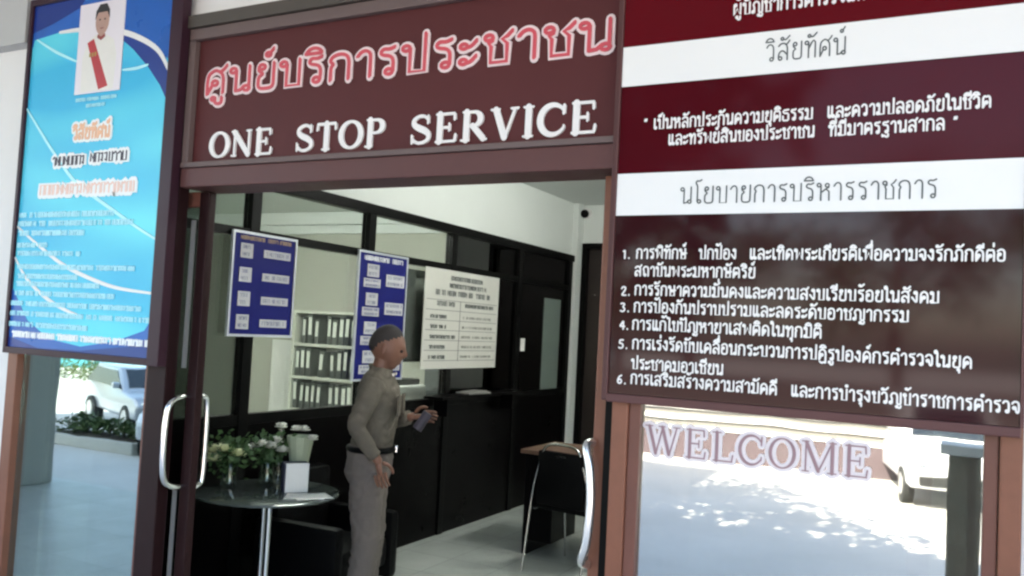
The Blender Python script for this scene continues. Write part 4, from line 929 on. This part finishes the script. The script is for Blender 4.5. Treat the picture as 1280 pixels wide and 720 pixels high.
# ------------------------------------------------------------------ the yard the windows mirror
def MR(px, py, z):            # where a thing stands that the glass shows at this pixel
    v = P(px, py, 2, z); return Vector((v.x, -v.y, v.z))
YG = -1.1
bw = thing('boundary_wall', 'long low yard wall with mauve plinth seen mirrored in the right window', 'wall')
MB().box(-10, 30, -17.6, -17.4, YG, -.42).build('plinth', mat('mauve_paint', (.085, .060, .068), .8, noise=.15, nscale=1.5), bw)
MB().box(-10, 30, -17.63, -17.37, -.418, -.34).build('coping', M_white, bw)
MB().box(-10, 30, -17.58, -17.42, -.338, .9).build('upper_wall', mat('pale_wall', (.17, .16, .15), .8, noise=.1, nscale=1), bw)
M_car = mat('white_car_paint', (.72, .73, .75), .25, coat=.6); M_tyre = mat('tyre_rubber', (.02, .02, .02), .8); M_cglass = mat('car_glass', (.015, .02, .025), .06, spec=.8)
M_silverc = mat('silver_car_paint', (.42, .45, .50), .28, metal=.3, coat=.6)
def car(label, loc, rz, m, kind):
    o = thing('parked_car', label, 'car', loc, rz, 'cars parked in the yard')
    if kind == 'van': prof = [(-2.2, .35), (2.15, .35), (2.25, .75), (2.15, 1.0), (1.45, 1.12), (.75, 1.88), (-2.05, 1.92), (-2.25, 1.2)]; win = [(1.32, 1.15), (.72, 1.74), (-1.95, 1.76), (-2.05, 1.18)]
    elif kind == 'hatch': prof = [(-1.95, .38), (1.9, .36), (1.98, .68), (1.75, .86), (.95, .95), (.2, 1.42), (-1.35, 1.45), (-1.9, 1.0)]; win = [(.85, .98), (.16, 1.34), (-1.3, 1.36), (-1.62, 1.0)]
    else: prof = [(-2.5, .45), (2.3, .42), (2.38, .8), (2.2, 1.05), (1.15, 1.15), (.45, 1.72), (-.75, 1.74), (-.95, 1.12), (-2.5, 1.12)]; win = [(1.0, 1.17), (.42, 1.62), (-.68, 1.64), (-.82, 1.17)]
    t = bmesh.new(); W_ = .86
    zc = prof[4][1]+.05; A = [t.verts.new((x, -W_*(1 if z < zc else .84), z)) for x, z in prof]; B = [t.verts.new((x, W_*(1 if z < zc else .84), z)) for x, z in prof]
    n = len(prof); t.faces.new(A); t.faces.new(B[::-1])
    for i in range(n): t.faces.new((A[i], B[i], B[(i+1) % n], A[(i+1) % n]))
    bmesh.ops.recalc_face_normals(t, faces=t.faces)
    bmesh.ops.bevel(t, geom=t.edges[:], offset=.07, segments=3, affect='EDGES', profile=.6)
    MB()._merge(t).build('body', m, o, True)
    for s in (-1, 1):
        wy = lambda z: s*(W_*(1-.16*max(0, min(1, (z-zc+.1)/.6)))+.008)
        MB().prism(win, lambda u, v, h: Vector((u, wy(v)+s*h, v)), 0, .006).build('side_window', M_cglass, o)
        for x in ((-1.25, 1.2) if kind == 'hatch' else (-1.4, 1.45)):
            wh = MB().cyl((x, s*.70, .31), (x, s*.89, .31), .33, n=28).build('wheel', M_tyre, o, True)
            MB().cyl((x, s*.86, .33), (x, s*.90, .33), .2, n=20).build('rim', M_alu, wh, True)
        MB().sph((prof[2][0]-.08, s*.62, prof[2][1]+.02), (.08, .16, .09)).build('headlight', M_chrome, o, True)
        MB().box(win[0][0]-.3, win[0][0]-.16, s*.95-.1, s*.95+.06, win[0][1], win[0][1]+.13, .03).build('mirror', m, o)
    q = [prof[4], prof[5]]; a_, b_ = Vector((q[0][0], 0, q[0][1])), Vector((q[1][0], 0, q[1][1]))
    nn = Vector((b_.z-a_.z, 0, a_.x-b_.x)).normalized()
    mb = MB(); vs = [mb.b.verts.new(p) for p in (a_.lerp(b_, .1)+nn*.012+Vector((0, -.68, 0)), a_.lerp(b_, .1)+nn*.012+Vector((0, .68, 0)), a_.lerp(b_, .9)+nn*.012+Vector((0, .6, 0)), a_.lerp(b_, .9)+nn*.012+Vector((0, -.6, 0)))]
    mb.b.faces.new(vs); mb.build('windscreen', M_cglass, o)
    MB().box(prof[1][0]+.05, prof[1][0]+.12, -.7, .7, .42, .6, .02).build('bumper', M_tyre, o)
    return o
gx0, gx1 = P(1183, 640, 1, 4.3).x, P(1226, 640, 1, 4.3).x
gpl = thing('stand_in_pillar', 'stand-in pillar for the unidentified grey brown strip mirrored at the right end of the window', 'pillar', ((gx0+gx1)/2, -4.3, YG))  # pillar shape stands in for an unidentified mirrored strip
gw = (gx1-gx0)/2
MB().box(-gw, gw, -gw, gw, 0, 2.05, .015).build('shaft', mat('pillar_render', (.15, .112, .088), .8, noise=.3, nscale=3), gpl)
MB().box(-gw-.05, gw+.05, -gw-.05, gw+.05, 2.051, 2.12, .01).build('cap', M_greypaint_shade, gpl)
bn = thing('stand_in_bin', 'black stand-in bin for the dark patch in front of the stand-in pillar', 'bin', ((gx0+gx1)/2+.02, -4.3+gw+.17, YG))  # bin shape stands in for the dark lower part of that mirrored strip
MB().lathe([(0, 0), (.11, 0), (.135, .62), (.142, .64), (.13, .66), (0, .66)]).build('body', M_black, bn, True)
MB().lathe([(.13, .661), (.10, .72), (0, .735)]).build('lid', M_black, bn, True)
v = MR(1146, 634, YG)
car('white van parked in the sunny yard, mirrored beside the WELCOME letters', (v.x+.25, v.y-2.0, YG), R(78), M_car, 'van')
v = MR(175, 562, YG)
car('white hatchback mirrored in the window under the blue poster', (v.x+.4, v.y-1.1, YG), R(50), M_car, 'hatch')
v = MR(96, 545, YG)
car('silver hatchback mirrored at the far left behind the planter', (v.x-.6, v.y-2.2, YG), R(20), M_silverc, 'hatch')
M_hedge = mat('hedge_leaf', (.10, .15, .03), .6, noise=.35, nscale=3)
def hedge(label, x0, x1, y0, y1, h, n, m):
    o = thing('hedge', label, 'hedge', ((x0+x1)/2, (y0+y1)/2, YG)); rr = random.Random(int(x0*10)); mb = MB()
    for _ in range(n):
        u = Vector((rr.uniform(-1, 1)*(x1-x0)/2, rr.uniform(-1, 1)*(y1-y0)/2, rr.uniform(.05, 1)**.7*h*(1+.15*math.sin(rr.uniform(0, 7)))))
        a = Vector((rr.gauss(0, 1), rr.gauss(0, 1), rr.gauss(.4, 1))).normalized()*rr.uniform(.08, .16); b_ = a.orthogonal().normalized()*a.length*.4
        mb.b.faces.new([mb.b.verts.new(p) for p in (u, u+a*.5+b_, u+a, u+a*.5-b_)])
    mb.build('foliage', m, o)
    mb = MB()
    for i in range(int((x1-x0)/.5)): mb.cyl((-(x1-x0)/2+.25+i*.5, 0, 0), (-(x1-x0)/2+.25+i*.5+rr.uniform(-.1, .1), 0, h*.7), .025, .012, 6)
    mb.build('stems', mat('hedge_stem', (.06, .045, .03), .8), o)
    return o
a_, c_ = MR(80, 583, YG), MR(140, 568, YG)
for z in (-.18, .06): MB().box(-10, 30, -17.42, -17.36, z, z+.10).build('rail', M_white, bw)
pl = thing('planter', 'low concrete planter mirrored in front of the parked hatchbacks', 'planter')
MB().box(c_.x-2.2, c_.x+.4, c_.y-.9, c_.y-.1, YG, YG+.22, .02).build('trough', mat('planter_concrete', (.42, .41, .38), .8, noise=.15, nscale=3), pl)
MB().box(c_.x-2.1, c_.x+.3, c_.y-.8, c_.y-.2, YG+.2205, YG+.225).build('soil', mat('soil', (.05, .035, .025), .9), pl)
h_ = hedge('low dark shrub row growing in the planter', c_.x-2.05, c_.x+.25, c_.y-.78, c_.y-.22, .30, 700, mat('dark_shrub_leaf', (.09, .14, .05), .6, noise=.35, nscale=3)); h_.location.z = YG+.22
hedge('sunny yellow green hedge mirrored behind the parked hatchbacks', -36, -14, -20.5, -18.6, .68, 5000, M_hedge)
tw = thing('panel_fence', 'teal painted panel fence behind the yellow green hedge', 'fence')
MB().box(-48, -10.2, -24.2, -24.1, YG, 1.6).build('panel', mat('teal_paint', (.03, .22, .27), .6, noise=.2, nscale=1), tw)
for i in range(10): MB().box(-48+i*4.1, -47.9+i*4.1, -24.1, -24.02, YG, 1.65).build('post', M_alu, tw)
def tree(label, x, y, h, rad, seed, lf=1.):
    o = thing('tree', label, 'tree', (x, y, YG)); rr = random.Random(seed)
    mb = MB(); mb.tube([(0, 0, 0), (.08, .03, h*.25), (-.04, .05, h*.5), (.05, 0, h*.75)], [.2-.14*i/18 for i in range(19)], 9)
    limbs = []
    for i in range(9):
        a = 2*PI*i/9+rr.uniform(-.3, .3); z = h*rr.uniform(.38, .7); e = Vector((math.cos(a)*rad*rr.uniform(.5, .85), math.sin(a)*rad*rr.uniform(.5, .85), z+rr.uniform(.3, 1.0)*rad*.6)); limbs.append(e)
        mb.tube([(0, 0, z*.8), e*.5+Vector((0, 0, z*.45)), e], .035, 6)
    mb.build('trunk', mat('bark', (.09, .065, .045), .9, noise=.3, nscale=6), o, True)
    mb = MB()
    for c in limbs+[Vector((0, 0, h*.9)), Vector((rad*.2, .1, h*.8))]:
        for k in range(3):
            cc = c+Vector((rr.gauss(0, .35), rr.gauss(0, .35), rr.gauss(0, .25)))*rad*.5
            for _ in range(120):
                u = cc+Vector((rr.gauss(0, 1), rr.gauss(0, 1), rr.gauss(0, .7)))*rad*.17
                a = Vector((rr.gauss(0, 1), rr.gauss(0, 1), rr.gauss(-.2, 1))).normalized()*rr.uniform(.10, .2)*lf; b_ = a.orthogonal().normalized()*a.length*.4
                mb.b.faces.new([mb.b.verts.new(p) for p in (u, u+a*.5+b_, u+a, u+a*.5-b_)])
    mb.build('crown', mat('tree_leaf', (.06, .11, .03), .6, noise=.35, nscale=2), o)
tree('leafy yard tree behind the mauve wall', -6.5, -20.5, 6.5, 2.6, 1)
tree('spreading tree at the left end of the yard', -21, -22.5, 6, 2.6, 2)
tree('tall tree beyond the right side of the yard', 9, -21.5, 7, 2.8, 3)
for i, (x, y, h, rd) in enumerate(((-1.5, -22, 7.5, 3), (3.5, -21.5, 8, 3.2), (-11, -27, 8.5, 3.2), (14, -24, 8, 3), (-4.4, -4.7, 8.6, 3.0))):
    tree(('broad tree in the row behind the mauve wall', 'tallest tree in the row behind the mauve wall', 'high tree beyond the hedge and teal fence', 'far right tree of the row behind the mauve wall', 'near shade tree in front of the porch')[i], x, y, h, rd, 20+i, 2.1 if i == 4 else 1.)
